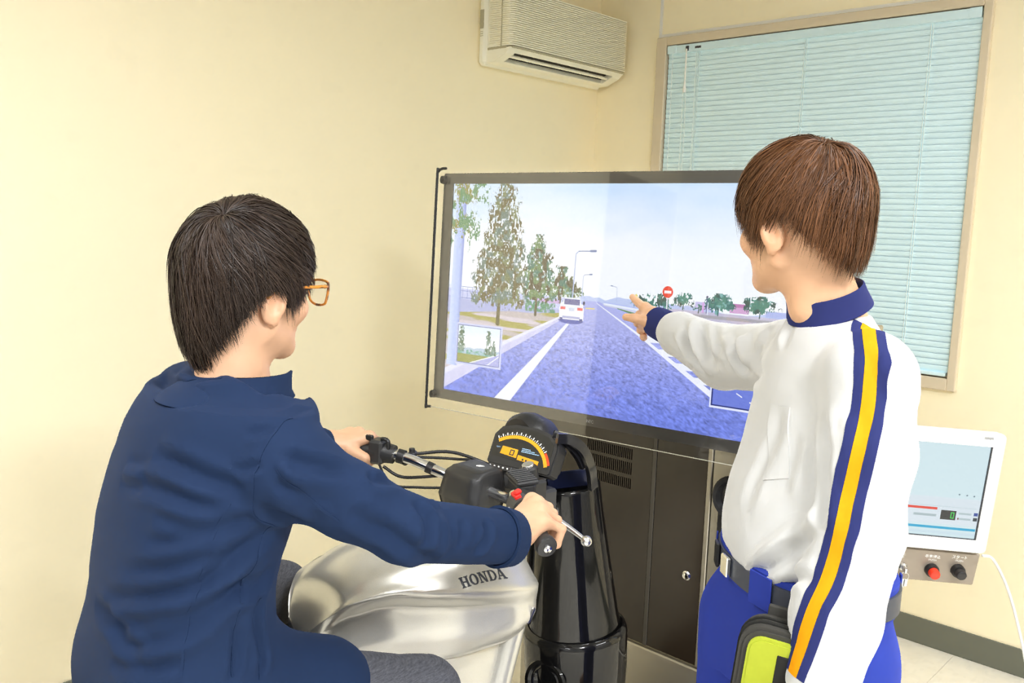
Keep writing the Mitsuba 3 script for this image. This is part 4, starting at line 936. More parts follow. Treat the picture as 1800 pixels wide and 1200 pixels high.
for s, pts in ((1, [(.088, .285, 1.085), (.098, .315, 1.080), (.104, .350, 1.055), (.108, .375, 1.010), (.096, .400, .955)]), (-1, [(-.070, .30, 1.09), (-.086, .33, 1.08), (-.094, .36, 1.05), (-.094, .385, 1.0), (-.07, .40, .95)]), (0, [(.060, .30, 1.085), (.078, .325, 1.072), (.090, .352, 1.040), (.094, .37, 1.01)])):
    p = smooth_path(pts, 8)
    rings = []
    for i in range(len(p)):
        t = unit(np.gradient(p, axis=0)[i]); w = unit(np.cross(t, V(1, 0, 0))); wx = np.cross(w, t)
        rings.append([p[i] + wx * a * .006 + w * b * .011 for a, b in ((-1, -1), (1, -1), (1, 1), (-1, 1))])
    add(nxt('motorcycle__stay'), bk(loft(rings)), 'mat_blackgloss', smooth=40)
tag('motorcycle', 'silver and black motorcycle of a riding simulator with chrome handlebar, under the seated person', 'motorcycle')

# ------------------------------------------------------------------ people: signed distance shapes meshed by surface nets
def surface_nets(F, lo, h):
    nx, ny, nz = F.shape
    S = F < 0
    c = [S[i:nx - 1 + i, j:ny - 1 + j, k:nz - 1 + k] for i in (0, 1) for j in (0, 1) for k in (0, 1)]
    cnt = sum(x.astype(np.int8) for x in c)
    I, J, K = np.nonzero((cnt > 0) & (cnt < 8))
    idx = np.full((nx - 1, ny - 1, nz - 1), -1, np.int64); idx[I, J, K] = np.arange(len(I))
    val = np.stack([F[I + i, J + j, K + k] for i in (0, 1) for j in (0, 1) for k in (0, 1)], 1)
    cor = np.array([(i, j, k) for i in (0, 1) for j in (0, 1) for k in (0, 1)], float)
    acc, num = np.zeros((len(I), 3)), np.zeros(len(I))
    for a in range(8):
        for b in range(a + 1, 8):
            if np.abs(cor[a] - cor[b]).sum() != 1: continue
            va, vb = val[:, a], val[:, b]; m = (va < 0) != (vb < 0)
            t = np.where(m, va / np.where(m, va - vb, 1), 0)
            acc += np.where(m[:, None], cor[a] + t[:, None] * (cor[b] - cor[a]), 0); num += m
    v = lo + h * (np.stack([I, J, K], 1) + acc / num[:, None])
    faces = []
    for ax in range(3):
        a = [slice(None)] * 3; b = [slice(None)] * 3; a[ax] = slice(0, -1); b[ax] = slice(1, None)
        s0, s1 = S[tuple(a)], S[tuple(b)]
        o1, o2 = (ax + 1) % 3, (ax + 2) % 3
        E = np.argwhere(s0 != s1)
        E = E[(E[:, o1] > 0) & (E[:, o2] > 0) & (E[:, o1] < F.shape[o1] - 1) & (E[:, o2] < F.shape[o2] - 1)]
        flip = s0[tuple(E.T)]
        def at_(d1, d2):
            e = E.copy(); e[:, o1] += d1; e[:, o2] += d2; return idx[tuple(e.T)]
        q = np.stack([at_(-1, -1), at_(0, -1), at_(0, 0), at_(-1, 0)], 1)
        q = np.where(flip[:, None], q, q[:, ::-1])
        faces.append(q)
    q = np.vstack(faces); q = q[(q >= 0).all(1)]
    return trimesh.Trimesh(v, np.vstack([q[:, [0, 1, 2]], q[:, [0, 2, 3]]]), process=False)

def marching_tets(F, lo, h):
    """a closed manifold surface of F < 0"""
    n = np.array(F.shape); S = F < 0
    c = [S[i:n[0] - 1 + i, j:n[1] - 1 + j, k:n[2] - 1 + k] for i in (0, 1) for j in (0, 1) for k in (0, 1)]
    cnt = sum(x.astype(np.int8) for x in c)
    cell = np.argwhere((cnt > 0) & (cnt < 8))
    idx = lambda p: (p[:, 0] * n[1] + p[:, 1]) * n[2] + p[:, 2]
    flat = F.ravel()
    tris = []
    from itertools import permutations
    for perm in permutations(range(3)):
        p = np.zeros(3, int); cs = [p.copy()]
        for a in perm: p = p.copy(); p[a] = 1; cs.append(p)
        par = np.linalg.det(np.eye(3)[list(perm)]) > 0
        if not par: cs[1], cs[2] = cs[2], cs[1]
        T_ = np.stack([idx(cell + q) for q in cs], 1)
        I = flat[T_] < 0; code = (I * [1, 2, 4, 8]).sum(1)
        for k in range(4):
            o = [x for x in range(4) if x != k]
            if k in (1, 3): o = [o[0], o[2], o[1]]
            for inv, val in ((0, 1 << k), (1, 15 - (1 << k))):
                t = T_[code == val]
                if len(t) == 0: continue
                e = [np.stack([t[:, k], t[:, x]], 1) for x in o]
                tris.append(np.stack(e if not inv else e[::-1], 1))
        for a, b, c_, d in ((0, 1, 2, 3), (0, 2, 3, 1), (0, 3, 1, 2)):
            for inv, (w, x, y, z) in ((0, (a, b, c_, d)), (1, (c_, d, a, b))):
                t = T_[code == ((1 << w) | (1 << x))]
                if len(t) == 0: continue
                q = [np.stack([t[:, u], t[:, v]], 1) for u, v in ((w, y), (w, z), (x, z), (x, y))]
                tris.append(np.stack([q[0], q[1], q[2]], 1)); tris.append(np.stack([q[0], q[2], q[3]], 1))
    E_ = np.sort(np.concatenate(tris), axis=2).astype(np.int64)
    key = E_[..., 0] * flat.size + E_[..., 1]
    uk, f = np.unique(key, return_inverse=True); f = f.reshape(key.shape)
    i0, i1 = uk // flat.size, uk % flat.size
    f0, f1 = flat[i0].astype(float), flat[i1].astype(float)
    t = np.clip(f0 / (f0 - f1), .04, .96)[:, None]
    pos = lambda i: np.stack(np.unravel_index(i, tuple(n)), 1).astype(float)
    v = np.asarray(lo) + h * (pos(i0) * (1 - t) + pos(i1) * t)
    # orient by the gradient
    fn = np.cross(v[f[:, 1]] - v[f[:, 0]], v[f[:, 2]] - v[f[:, 0]])
    inside = np.where((f0 < 0)[:, None], pos(i0), pos(i1)) * h + np.asarray(lo)
    outd = (v - inside)[f].sum(1)
    flip = (fn * outd).sum(1) < 0
    f = np.where(flip[:, None], f[:, ::-1], f)
    return trimesh.Trimesh(v, f, process=False)

def taubin(v, f, it):
    from scipy.sparse import coo_matrix, diags
    e = np.vstack([f[:, [0, 1]], f[:, [1, 2]], f[:, [2, 0]]]); n = len(v)
    A = coo_matrix((np.ones(2 * len(e)), (np.r_[e[:, 0], e[:, 1]], np.r_[e[:, 1], e[:, 0]])), (n, n)).tocsr(); A.data[:] = 1
    dg = np.asarray(A.sum(1)).ravel(); W_ = diags(1 / np.maximum(dg, 1)) @ A
    for i in range(it):
        v = v + (.5 if i % 2 == 0 else -.52) * (W_ @ v - v) * (dg > 0)[:, None]
    return v

class Vol:
    """the points of a box, in which shapes are joined smoothly"""
    def __init__(s, lo, hi, h):
        s.lo, s.h = np.asarray(lo, float), h
        n = np.ceil((np.asarray(hi, float) - s.lo) / h).astype(int) + 1
        g = [(s.lo[i] + h * np.arange(n[i])).astype(np.float32) for i in range(3)]
        s.X, s.Y, s.Z = np.meshgrid(*g, indexing='ij', sparse=True)
        s.F = np.full(tuple(n), 9.0, np.float32)
    def put(s, d, k=0.0):
        d = d.astype(np.float32) if d.dtype != np.float32 else d
        if k <= 0: s.F = np.minimum(s.F, d); return s
        hh = np.clip(0.5 + 0.5 * (s.F - d) / k, 0, 1)
        s.F = s.F + (d - s.F) * hh - k * hh * (1 - hh); return s
    def cut(s, d, k=0.004):
        hh = np.clip(0.5 - 0.5 * (s.F + d) / k, 0, 1)
        s.F = s.F + (-d - s.F) * hh + k * hh * (1 - hh); return s
    def cone(s, a, b, ra, rb):
        a, b = np.asarray(a, np.float32), np.asarray(b, np.float32); ab = b - a; L = float(ab @ ab) + 1e-12
        px, py, pz = s.X - a[0], s.Y - a[1], s.Z - a[2]
        t = np.clip((px * ab[0] + py * ab[1] + pz * ab[2]) / L, 0, 1)
        return np.sqrt((px - t * ab[0]) ** 2 + (py - t * ab[1]) ** 2 + (pz - t * ab[2]) ** 2) - (ra + t * (rb - ra))
    def ell(s, c, r, R=None):
        """ellipsoid; R: rows are its axes"""
        R = np.eye(3) if R is None else np.asarray(R)
        px, py, pz = s.X - c[0], s.Y - c[1], s.Z - c[2]
        q2, g2 = 0, 0
        for i in range(3):
            u = (px * R[i][0] + py * R[i][1] + pz * R[i][2]) / r[i]
            q2 = q2 + u * u; g2 = g2 + (u / r[i]) ** 2
        k = np.sqrt(q2) + 1e-9
        return k * (k - 1) / (np.sqrt(g2) + 1e-9)
    def ball(s, c, r):
        return np.sqrt((s.X - c[0]) ** 2 + (s.Y - c[1]) ** 2 + (s.Z - c[2]) ** 2) - r
    def loft(s, cen, ra, rb, ua, ub, n=2.2, cap=True):
        """elliptic sections about the points cen (rising or falling in z), half axes ra along ua and rb along ub"""
        cen = np.asarray(cen, float); o = np.argsort(cen[:, 2]); cen = cen[o]; ra, rb = np.asarray(ra, float)[o], np.asarray(rb, float)[o]
        from scipy.interpolate import PchipInterpolator
        zz = s.Z.ravel().astype(float); zc = np.clip(zz, cen[0, 2], cen[-1, 2])
        f = lambda y: PchipInterpolator(cen[:, 2], y)(zc).astype(np.float32).reshape(1, 1, -1)
        cx, cy, A, B = f(cen[:, 0]), f(cen[:, 1]), f(ra), f(rb)
        px, py = s.X - cx, s.Y - cy
        u = np.abs(px * ua[0] + py * ua[1]) / A; w = np.abs(px * ub[0] + py * ub[1]) / B
        d = ((u ** n + w ** n + 1e-9) ** (1 / n) - 1) * np.minimum(A, B)
        if cap:
            e = np.maximum(cen[0, 2] - s.Z, s.Z - cen[-1, 2])
            d = np.where(e > 0, np.sqrt(np.maximum(d, 0) ** 2 + e * e) + np.minimum(np.maximum(d, e), 0), d)
        return d.astype(np.float32)
    def mesh(s, it=6, closed=False):
        for ax in range(3):
            for e in (0, -1):
                i = [slice(None)] * 3; i[ax] = e; s.F[tuple(i)] = np.maximum(s.F[tuple(i)], s.h * .5)
        m = (marching_tets if closed else surface_nets)(s.F, s.lo, s.h)
        if it: m.vertices = taubin(np.array(m.vertices), np.array(m.faces), it)
        return m

def biggest(m):
    parts = m.split(only_watertight=False)
    return max(parts, key=lambda x: len(x.faces)) if len(parts) > 1 else m

def folds(m, lines):
    """push the surface in (amp < 0) or out along polylines: (points, width, amp)"""
    v = np.array(m.vertices); n = np.array(m.vertex_normals); off = np.zeros(len(v))
    for pts, w, amp in lines:
        p = smooth_path(np.asarray(pts, float), 6)
        lo, hi = p.min(0) - 4 * w, p.max(0) + 4 * w
        sel = np.nonzero(((v > lo) & (v < hi)).all(1))[0]
        if len(sel) == 0: continue
        best = np.full(len(sel), 9.0); tpos = np.zeros(len(sel))
        for i in range(len(p) - 1):
            a, ab = p[i], p[i + 1] - p[i]; L = ab @ ab + 1e-12
            t = np.clip((v[sel] - a) @ ab / L, 0, 1); d = np.linalg.norm(v[sel] - a - t[:, None] * ab, axis=1)
            tp = (i + t) / (len(p) - 1); m_ = d < best; best = np.where(m_, d, best); tpos = np.where(m_, tp, tpos)
        taper = np.clip(np.minimum(tpos, 1 - tpos) * 5, 0, 1) ** 0.7
        x = best / w
        off[sel] += 1.7 * amp * taper * (np.exp(-x * x) - 0.55 * np.exp(-((x - 1.9) / 0.9) ** 2))
    m = m.copy(); m.vertices = v + n * off[:, None]
    return m

def ripple(m, amp, f, seed=0):
    v = np.array(m.vertices)
    w = meshkit.fbm(v * np.asarray(f), 3, seed) - 0.5
    m = m.copy(); m.vertices = v + np.array(m.vertex_normals) * (w * 2 * amp)[:, None]
    return m

def join(parts):
    try:
        ms = []
        for p in parts:
            q = m3.Manifold(m3.Mesh(np.asarray(p.vertices, np.float32), np.asarray(p.faces, np.uint32)))
            if q.status() != m3.Error.NoError: raise ValueError(q.status())
            ms.append(q)
        u = ms[0]
        for q in ms[1:]: u = u + q
        g = u.to_mesh()
        return trimesh.Trimesh(np.array(g.vert_properties[:, :3], float), np.array(g.tri_verts), process=False)
    except Exception as e:
        print('join failed', e)
        return cat(*parts)

def azim(a): return V(math.cos(math.radians(a)), math.sin(math.radians(a)), 0)

def head_frame(o, az, pitch=0.0, roll=0.0):
    y = azim(az); x = V(y[1], -y[0], 0); z = V(0, 0, 1)
    p = math.radians(pitch); y, z = y * math.cos(p) + z * math.sin(p), z * math.cos(p) - y * math.sin(p)
    r = math.radians(roll); x, z = x * math.cos(r) + z * math.sin(r), z * math.cos(r) - x * math.sin(r)
    return frame(o, x, y, z)

def make_head(neck, neck_r=0.054, s=1.0):
    """head in its own frame (x right, y forward, z up); neck: where the neck ends, in that frame"""
    A = Vol((-.105, -.15, -.27), (.105, .135, .135), 0.0031)
    A.put(A.ell((0, -.010, .030), (.0765, .0955, .088)))
    A.put(A.ell((0, .030, -.030), (.062, .060, .080)), .03)
    A.put(A.cone((-.052, .000, -.066), (-.012, .070, -.098), .019, .019), .02)
    A.put(A.cone((.052, .000, -.066), (.012, .070, -.098), .019, .019), .02)
    A.put(A.ell((0, .030, -.075), (.050, .052, .038)), .02)
    A.put(A.ball((0, .076, -.098), .0165), .018)
    A.put(A.cone((-.034, .082, .020), (.034, .082, .020), .010, .010), .016)
    for q in (-1, 1):
        A.put(A.ball((q * .045, .062, -.030), .023), .022)
        A.cut(A.ball((q * .031, .104, .001), .0155), .012)
        A.put(A.ell((q * .031, .0795, .001), (.0155, .0125, .0125)), .004)
    A.put(A.cone((0, .090, .008), (0, .110, -.033), .0075, .0095), .012)
    for q in (-1, 1): A.put(A.ball((q * .0115, .099, -.038), .0078), .008)
    A.put(A.cone((-.017, .0875, -.0615), (.017, .0875, -.0615), .006, .006), .008)
    A.put(A.cone((-.014, .0865, -.0705), (.014, .0865, -.0705), .0062, .0062), .007)
    A.put(A.cone((0, -.018, -.04), neck, neck_r, neck_r * 1.06), .03)
    A.put(A.cone((0, -.012, -.10), (0, -.010, -.150), .028, .028), .03)
    for q in (-1, 1):
        ax = [unit((q * .92, -.38, .05)), unit((q * .36, .90, -.22)), unit((0, .22, .97))]
        ax[1] = unit(np.cross(ax[2], ax[0])); ax[2] = np.cross(ax[0], ax[1])
        c = V(q * .0810, -.010, -.020)
        A.put(A.ell(c, (.0085, .0200, .0350), ax), .006)
        A.put(A.ball(c + V(-q * .004, .004, -.031), .0085), .006)
        A.cut(A.ell(c + ax[0] * .0085 + ax[1] * .002 + ax[2] * .003, (.0065, .0125, .0235), ax), .004)
        A.put(A.cone(c + ax[1] * .014 + ax[0] * .001 - ax[2] * .006, c + ax[1] * .013 + ax[2] * .002, .0045, .004), .004)
    m = A.mesh(6, True)
    m.apply_scale(s)
    return m

def skin_colors(v, H, base, lip, s=1.0):
    """per-vertex skin: lips, a touch of red on ears, cheeks and nose"""
    q = (np.c_[v, np.ones(len(v))] @ np.linalg.inv(H).T)[:, :3] / s
    c = np.tile(np.asarray(base, float), (len(v), 1))
    n = meshkit.fbm(v * 60, 3, 3)[:, None] - .5
    c = c * (1 + .08 * n)
    def blend(mask, col): 
        c[:] = c * (1 - mask[:, None]) + np.asarray(col) * mask[:, None]
    inh = (np.abs(q) < .16).all(1)
    near = lambda p, r: np.exp(-(((q - np.asarray(p)) / np.asarray(r)) ** 2).sum(1)) * inh
    blend(np.clip(1.6 * near((0, .092, -.066), (.018, .012, .008)), 0, .85), lip)
    for sx in (-1, 1):
        blend(.35 * near((sx * .083, -.01, -.02), (.02, .02, .035)), np.asarray(base) * [1.05, .78, .70])
        blend(.22 * near((sx * .05, .07, -.035), (.025, .03, .02)), np.asarray(base) * [1.05, .80, .74])
        blend(np.clip(1.5 * near((sx * .031, .088, .0275), (.018, .012, .0035)), 0, .8), [.05, .035, .025])
    return np.clip(c, 0, 1)

def eyes(name, H, s, iris):
    for q in (-1, 1):
        c = V(q * .031, .0812, .001) * s
        k = nxt(name + '__eye')
        add(k, at(trimesh.creation.icosphere(3, .0118 * s), H @ frame(c, (1, 0, 0), (0, 1, 0), (0, 0, 1))), 'mat_eye', smooth=True)
        d = lathe([(0, .0108 * s), (.0052 * s, .0108 * s), (.0050 * s, .0116 * s), (0, .0121 * s)], (0, 0, 0), (0, 1, 0), 20)
        add(k + '__iris', at(d, H @ frame(c, (1, 0, 0), (0, 1, 0), (0, 0, 1))), 'mat_iris', smooth=40)

HC, HR = V(0, -.012, .030), V(.0785, .0985, .0905)
def hair(name, H, s, whorl, zend, thick, n, seed, cols, matname, sweep=0.25, width=.00075, tipout=.0, wave=.15):
    """combed strands: they leave the whorl and follow the head down to the hairline zend(azimuth)"""
    r = np.random.default_rng(seed)
    pole = unit(whorl); e1 = unit(np.cross(pole, V(1, 0, 0))); e2 = np.cross(pole, e1)
    e1 = unit(V(0, 1, 0) - pole * pole[1]); e2 = np.cross(pole, e1)
    NB = 44
    def paths(al, b0, layer, jit, drift):
        m = len(al)
        beta = b0[:, None] + np.linspace(0, 1, NB)[None] * (math.radians(168) - b0[:, None])
        a = al[:, None] + drift[:, None] * (beta - b0[:, None]) + wave * np.sin(beta * 2.2 + jit[:, None] * 6) * .35
        d = pole * np.cos(beta)[..., None] + (e1 * np.cos(a)[..., None] + e2 * np.sin(a)[..., None]) * np.sin(beta)[..., None]
        el = np.arcsin(np.clip(d[..., 2], -1, 1)); ce = np.maximum(np.cos(el), 1e-4)
        hz = np.where(el < 0, ce ** .50, ce) / ce
        hz = np.where(el < 0, np.minimum(hz, 3.2), hz)
        phi = np.degrees(np.arctan2(d[..., 0], d[..., 1]))
        ramp = np.clip((beta - b0[:, None]) / .38, 0, 1) ** .6
        t = thick(np.abs(phi), d[..., 2]) * (layer[:, None] * (.10 + .90 * ramp))
        base = HR * np.stack([d[..., 0] * hz, d[..., 1] * hz, d[..., 2] * (1 + .9 * np.clip(-d[..., 2] * 2.5, 0, 1))], -1)
        nrm = base / (HR ** 2); nrm = nrm / np.linalg.norm(nrm, axis=-1, keepdims=True)
        return HC + base + nrm * (t + .002)[..., None], phi
    def trim(p, phi, extra, frac):
        lim = zend(np.abs(phi), phi) + extra[:, None]
        low = p[..., 2] < lim
        end = np.where(low.any(1), low.argmax(1), NB - 1) * frac
        K = 13
        q = np.linspace(0, 1, K)[None] * end[:, None]; i = np.clip(np.floor(q).astype(int), 0, NB - 2); f = (q - i)[..., None]
        rows = np.arange(len(p))[:, None]
        return p[rows, i] * (1 - f) + p[rows, i + 1] * f, end
    # clumps: strands share the swing of their lock
    NL = max(60, n // 48)
    la = r.uniform(0, 2 * np.pi, NL); lb = np.abs(r.normal(0, 1, NL)) * .75; lay = r.uniform(.30, 1.0, NL) ** .7; lj = r.uniform(0, 1, NL); ld = r.normal(sweep, .26, NL); lx = r.normal(0, .0125, NL); lc = r.uniform(0, 1, NL)
    lf = np.where(r.uniform(0, 1, NL) < .55, 1.0, r.uniform(.50, 1.0, NL)); lay = np.where(lf < .95, np.clip(lay + .25, .6, 1.05), lay)
    w = r.integers(0, NL, n)
    al = la[w] + r.normal(0, .085, n) / np.maximum(np.sin(np.clip(lb[w] + .35, .2, 2)), .35); b0 = np.clip(lb[w] + r.normal(0, .10, n), .01, 2.0)
    fly = r.uniform(0, 1, n) < .005
    lyr = np.clip(lay[w] + r.normal(0, .08, n), .25, 1.12)
    p, phi = paths(al, b0, np.where(fly, lyr * r.uniform(1.0, 1.12, n), lyr), lj[w], ld[w] + r.normal(0, .04, n) + np.where(fly, r.normal(0, .3, n), 0))
    q, end = trim(p, phi, lx[w] + r.normal(0, .005, n), lf[w] * r.uniform(.9, 1.0, n))
    keep = end > 3
    q, w = q[keep], w[keep]; n = len(q)
    # towards the tip the strands of a lock gather
    tt = np.linspace(0, 1, q.shape[1])
    q = q + r.normal(0, .0012, (n, 1, 3)) + r.normal(0, .0008, (n, 1, 3)) * tt[None, :, None] * 3
    if tipout: q[..., :2] *= (1 + tipout * tt[None, :, None] ** 4)
    t = np.gradient(q, axis=1); t /= np.linalg.norm(t, axis=-1, keepdims=True) + 1e-9
    ref = q - HC; a = np.cross(t, ref); a /= np.linalg.norm(a, axis=-1, keepdims=True) + 1e-9; b = np.cross(t, a)
    K = q.shape[1]; u_ = np.linspace(0, 1, K)
    rad = width * np.interp(u_, [0, .1, .55, .85, 1], [.7, 1, 1, .7, .10])[None, :, None] * r.uniform(.6, 1.3, (n, 1, 1))
    tw = r.normal(0, .45, (n, 1, 1)); wd = a * np.cos(tw) + b * np.sin(tw)
    v = np.stack([q - wd * rad, q + wd * rad], 2).reshape(-1, 3)
    i = np.arange(K - 1) * 2
    f1 = np.vstack([np.stack([i, i + 1, i + 3], 1), np.stack([i, i + 3, i + 2], 1)])
    f = (f1[None] + (np.arange(n) * K * 2)[:, None, None]).reshape(-1, 3); S = 2
    mesh = trimesh.Trimesh(v * s, f, process=False)
    mix_ = np.clip(lc[w][:, None] * .85 + r.uniform(0, .22, (n, 1)), 0, 1)
    c = np.asarray(cols[0]) * (1 - mix_[..., None]) + np.asarray(cols[1]) * mix_[..., None]
    c = np.broadcast_to(c[:, :, None] if c.ndim == 3 else c[:, None, None], (n, K, S, 3)).reshape(-1, 3)
    mesh = at(mesh, H)
    # under-layer, so that no skin shows between the strands
    na, nb = 72, 30
    A0 = np.linspace(0, 2 * np.pi, na, endpoint=False)
    P0, ph = paths(A0, np.full(na, .02), np.full(na, .16), np.zeros(na), np.full(na, 0.0))
    lim = zend(np.abs(ph), ph) + .012; low = P0[..., 2] < lim; end = np.where(low.any(1), low.argmax(1), NB - 1)
    qq = np.linspace(0, 1, nb)[None] * end[:, None]; ii = np.clip(np.floor(qq).astype(int), 0, NB - 2); ff = (qq - ii)[..., None]; rows = np.arange(na)[:, None]
    cap = P0[rows, ii] * (1 - ff) + P0[rows, ii + 1] * ff
    ri = np.swapaxes(cap, 0, 1)
    cm = loft(ri, True, False)
    cv = cm.vertices; cm.vertices = cv + meshkit.noise(cv * 90, 2)[:, None] * -.003 * unit_rows(cv - HC)
    cm.apply_scale(s); cm = at(cm, H)
    col2 = np.tile(np.asarray(cols[0]) * .8, (len(cm.vertices), 1))
    allm = trimesh.Trimesh(np.vstack([mesh.vertices, cm.vertices]), np.vstack([mesh.faces, cm.faces + len(mesh.vertices)]), process=False)
    add(name + '__hair', allm, matname, smooth=True, color=np.vstack([c, col2]))
def unit_rows(a): return a / (np.linalg.norm(a, axis=1, keepdims=True) + 1e-9)

def skinmat(n, rough=.42):
    scene[n] = {'type': 'twosided', 'bsdf': {'type': 'principled', 'base_color': {'type': 'mesh_attribute', 'name': 'vertex_color'}, 'roughness': rough, 'specular': .38, 'sheen': .15}}
skinmat('mat_skin')
def hairmat(n):
    scene[n] = {'type': 'twosided', 'bsdf': {'type': 'principled', 'base_color': {'type': 'mesh_attribute', 'name': 'vertex_color'}, 'roughness': .45, 'specular': .26}}
hairmat('mat_hair')
mat('mat_eye', [.80, .79, .76], rough=.15)
mat('mat_iris', [.035, .02, .012], rough=.1)

def lay(mesh_v, mesh_n, tree, pts, lift, k=5):
    """points moved onto the cloth surface, lift above it"""
    d, i = tree.query(pts, k=k)
    w = 1 / (d + 1e-4); w /= w.sum(1, keepdims=True)
    nn = unit_rows((mesh_n[i] * w[..., None]).sum(1)); off = (((pts[:, None] - mesh_v[i]) * mesh_n[i]).sum(-1) * w).sum(1)
    return pts - nn * off[:, None] + nn * lift, nn

def ribbon(m, line, width, lift, cols=7, n=14, edge=True):
    """a strip sewn along line on cloth mesh m"""
    from scipy.spatial import cKDTree
    v, nn = np.array(m.vertices), np.array(m.vertex_normals); tr = cKDTree(v)
    p = smooth_path(line, n); p, pn = lay(v, nn, tr, p, 0, 12)
    t = unit_rows(np.gradient(p, axis=0)); w = unit_rows(np.cross(pn, t))
    width = np.broadcast_to(np.interp(np.linspace(0, 1, len(p)), np.linspace(0, 1, np.size(width)), np.atleast_1d(width)), (len(p),))
    grid = p[:, None] + w[:, None] * (np.linspace(-.5, .5, cols)[None, :, None] * width[:, None, None])
    g, gn = lay(v, nn, tr, grid.reshape(-1, 3), lift, 5)
    g = g.reshape(len(p), cols, 3); gn = gn.reshape(len(p), cols, 3)
    rings = np.concatenate([g, (g - gn * (lift * .9))[:, ::-1]], 1)
    r = loft(rings)
    if r.volume < 0: r.invert()
    return r
def patch(m, quad, lift, nu=10, nv=12):
    from scipy.spatial import cKDTree
    v, nn = np.array(m.vertices), np.array(m.vertex_normals); tr = cKDTree(v)
    a, b, c, d = [np.asarray(q) for q in quad]
    U, W = np.meshgrid(np.linspace(0, 1, nu), np.linspace(0, 1, nv))
    pts = (a * ((1 - U) * (1 - W))[..., None] + b * (U * (1 - W))[..., None] + c * (U * W)[..., None] + d * ((1 - U) * W)[..., None]).reshape(-1, 3)
    g, gn = lay(v, nn, tr, pts, lift, 6)
    g = g.reshape(nv, nu, 3); gn = gn.reshape(nv, nu, 3)
    rings = np.concatenate([g, (g - gn * lift * 1.4)[:, ::-1]], 1)
    r = loft(rings)
    if r.volume < 0: r.invert()
    return r

# ------------------------------------------------------------------ the seated person on the motorcycle
RF, RR = azim(85), azim(-5)                       # facing, right
RO = V(1.4671, -2.7333, 1.4336)
RH = head_frame(RO, 97, -4, 0)
RS = .96
RNB = V(1.4782, -2.7603, 1.3048)
r_spine = [V(1.4636, -2.7671, 1.2669), V(1.4590, -2.7796, 1.2220), V(1.4489, -2.8071, 1.1230), V(1.4437, -2.8366, 0.9885), V(1.4386, -2.8484, 0.7997), V(1.4301, -2.8457, 0.7068)]
r_shR, r_elR, r_wrR = V(1.6490, -2.7746, 1.1866), V(1.7298, -2.6224, 1.0804), V(1.7269, -2.3833, 1.0082)
r_shL = RNB - RR * .175 + RF * .0 - V(0, 0, .085)
r_wrL = bp(-.325, -.055, 1.030); r_elL = (r_shL + r_wrL) / 2 + V(-.13, -.05, -.165)
r_pel = r_spine[-2] + V(0, 0, .03)
r_hipR, r_hipL = r_pel + RR * .095 - V(0, 0, .02), r_pel - RR * .095 - V(0, 0, .02)
r_knR, r_knL = bp(.245, -.185, .716), bp(-.215, -.225, .755)
r_anR, r_anL = bp(.235, -.36, .40), bp(-.215, -.36, .40)

def inv_pt(H, p): return (np.linalg.inv(H) @ np.append(p, 1))[:3]
head = at(make_head(inv_pt(RH, RNB - V(0, 0, .03) - RF * .01) / RS, .055, RS), RH)
def grip_hand(cx, wrist, s, elbow):
    """a right (s = 1) or left hand closed on its grip; bike frame"""
    b = rb if s > 0 else lb
    def c(x): i = np.argmin(abs(s * b[:, 0] - x)); return b[i]
    e2 = unit(V(s * .40, .92, 0)); up = V(0, 0, 1)
    lo = np.minimum(wrist, c(.36)) - .09; hi = np.maximum(wrist, c(.25)) + .09
    A = Vol(lo, hi, .0026)
    base = np.array([cx + .0205 * i for i in range(4)])
    L = [(.033, .036), (.037, .040), (.035, .038), (.027, .031)]
    mcps = []
    for i, x in enumerate(base):
        g = c(x); h = L[i]
        mc = g + e2 * (.008 - .003 * (i == 3)) + up * (h[0] + .002 - (.000 if i else .003)); pip = g + e2 * .041 + up * (.014 - .003 * (i == 3)); dip = g + e2 * .033 - up * .017; tip = g + e2 * .006 - up * .026
        mcps.append(mc)
        A.put(A.cone(mc, pip, .0108 - .0006 * i, .0098 - .0006 * i), .004 if i == 0 else .0025)
        A.put(A.cone(pip, dip, .0096 - .0006 * i, .0088 - .0005 * i), .003)
        A.put(A.cone(dip, tip, .0088 - .0005 * i, .0080 - .0005 * i), .003)
    heel = [wrist + (mcps[i] - wrist) * .22 + V(0, 0, -.002) for i in range(4)]
    for i in range(4):
        A.put(A.cone(heel[i] + e2 * 0 + V(s * (-.010 + .007 * i), 0, 0), mcps[i] - up * .004, .0200, .0132), .014)
    A.put(A.cone(wrist + unit(elbow - wrist) * .07, wrist + (np.mean(mcps, 0) - wrist) * .2, .0275, .0262), .02)
    th0 = wrist + (mcps[0] - wrist) * .42 - V(s * .010, 0, .010); th1 = c(cx) - e2 * .024 - up * .010 - V(s * .012, 0, 0); th2 = c(cx - .010) - e2 * .006 - up * .026; th3 = c(cx - .014) + e2 * .012 - up * .024
    A.put(A.cone(th0, th1, .0165, .0122), .012); A.put(A.cone(th1, th2, .0118, .0105), .004); A.put(A.cone(th2, th3, .0105, .0090), .003)
    return bk(A.mesh(5, True))
wR = inv_pt(MBK, r_wrR); wL = inv_pt(MBK, r_wrL)
hR, hL = grip_hand(.276, wR, 1, inv_pt(MBK, r_elR)), grip_hand(.276, wL, -1, inv_pt(MBK, r_elL))
def limbs(A, sh, el, wr, r): 
    A.put(A.cone(sh, el, r[0], r[1]), .02); A.put(A.cone(el, wr, r[1] * .96, r[2]), .015)
lo = np.min([r_wrR, r_wrL, r_shL, r_pel, r_anR, r_anL, r_knL], 0) - .12; hi = np.max([RNB, r_wrR, r_shR, r_anR, r_knR, r_elR, r_wrL], 0) + .10
A = Vol(lo, hi, .014)
A.put(A.loft([RNB - V(0, 0, .03)] + r_spine, [.05, .10, .15, .160, .150, .160, .15], [.055, .075, .095, .105, .100, .105, .10], RR, RF))
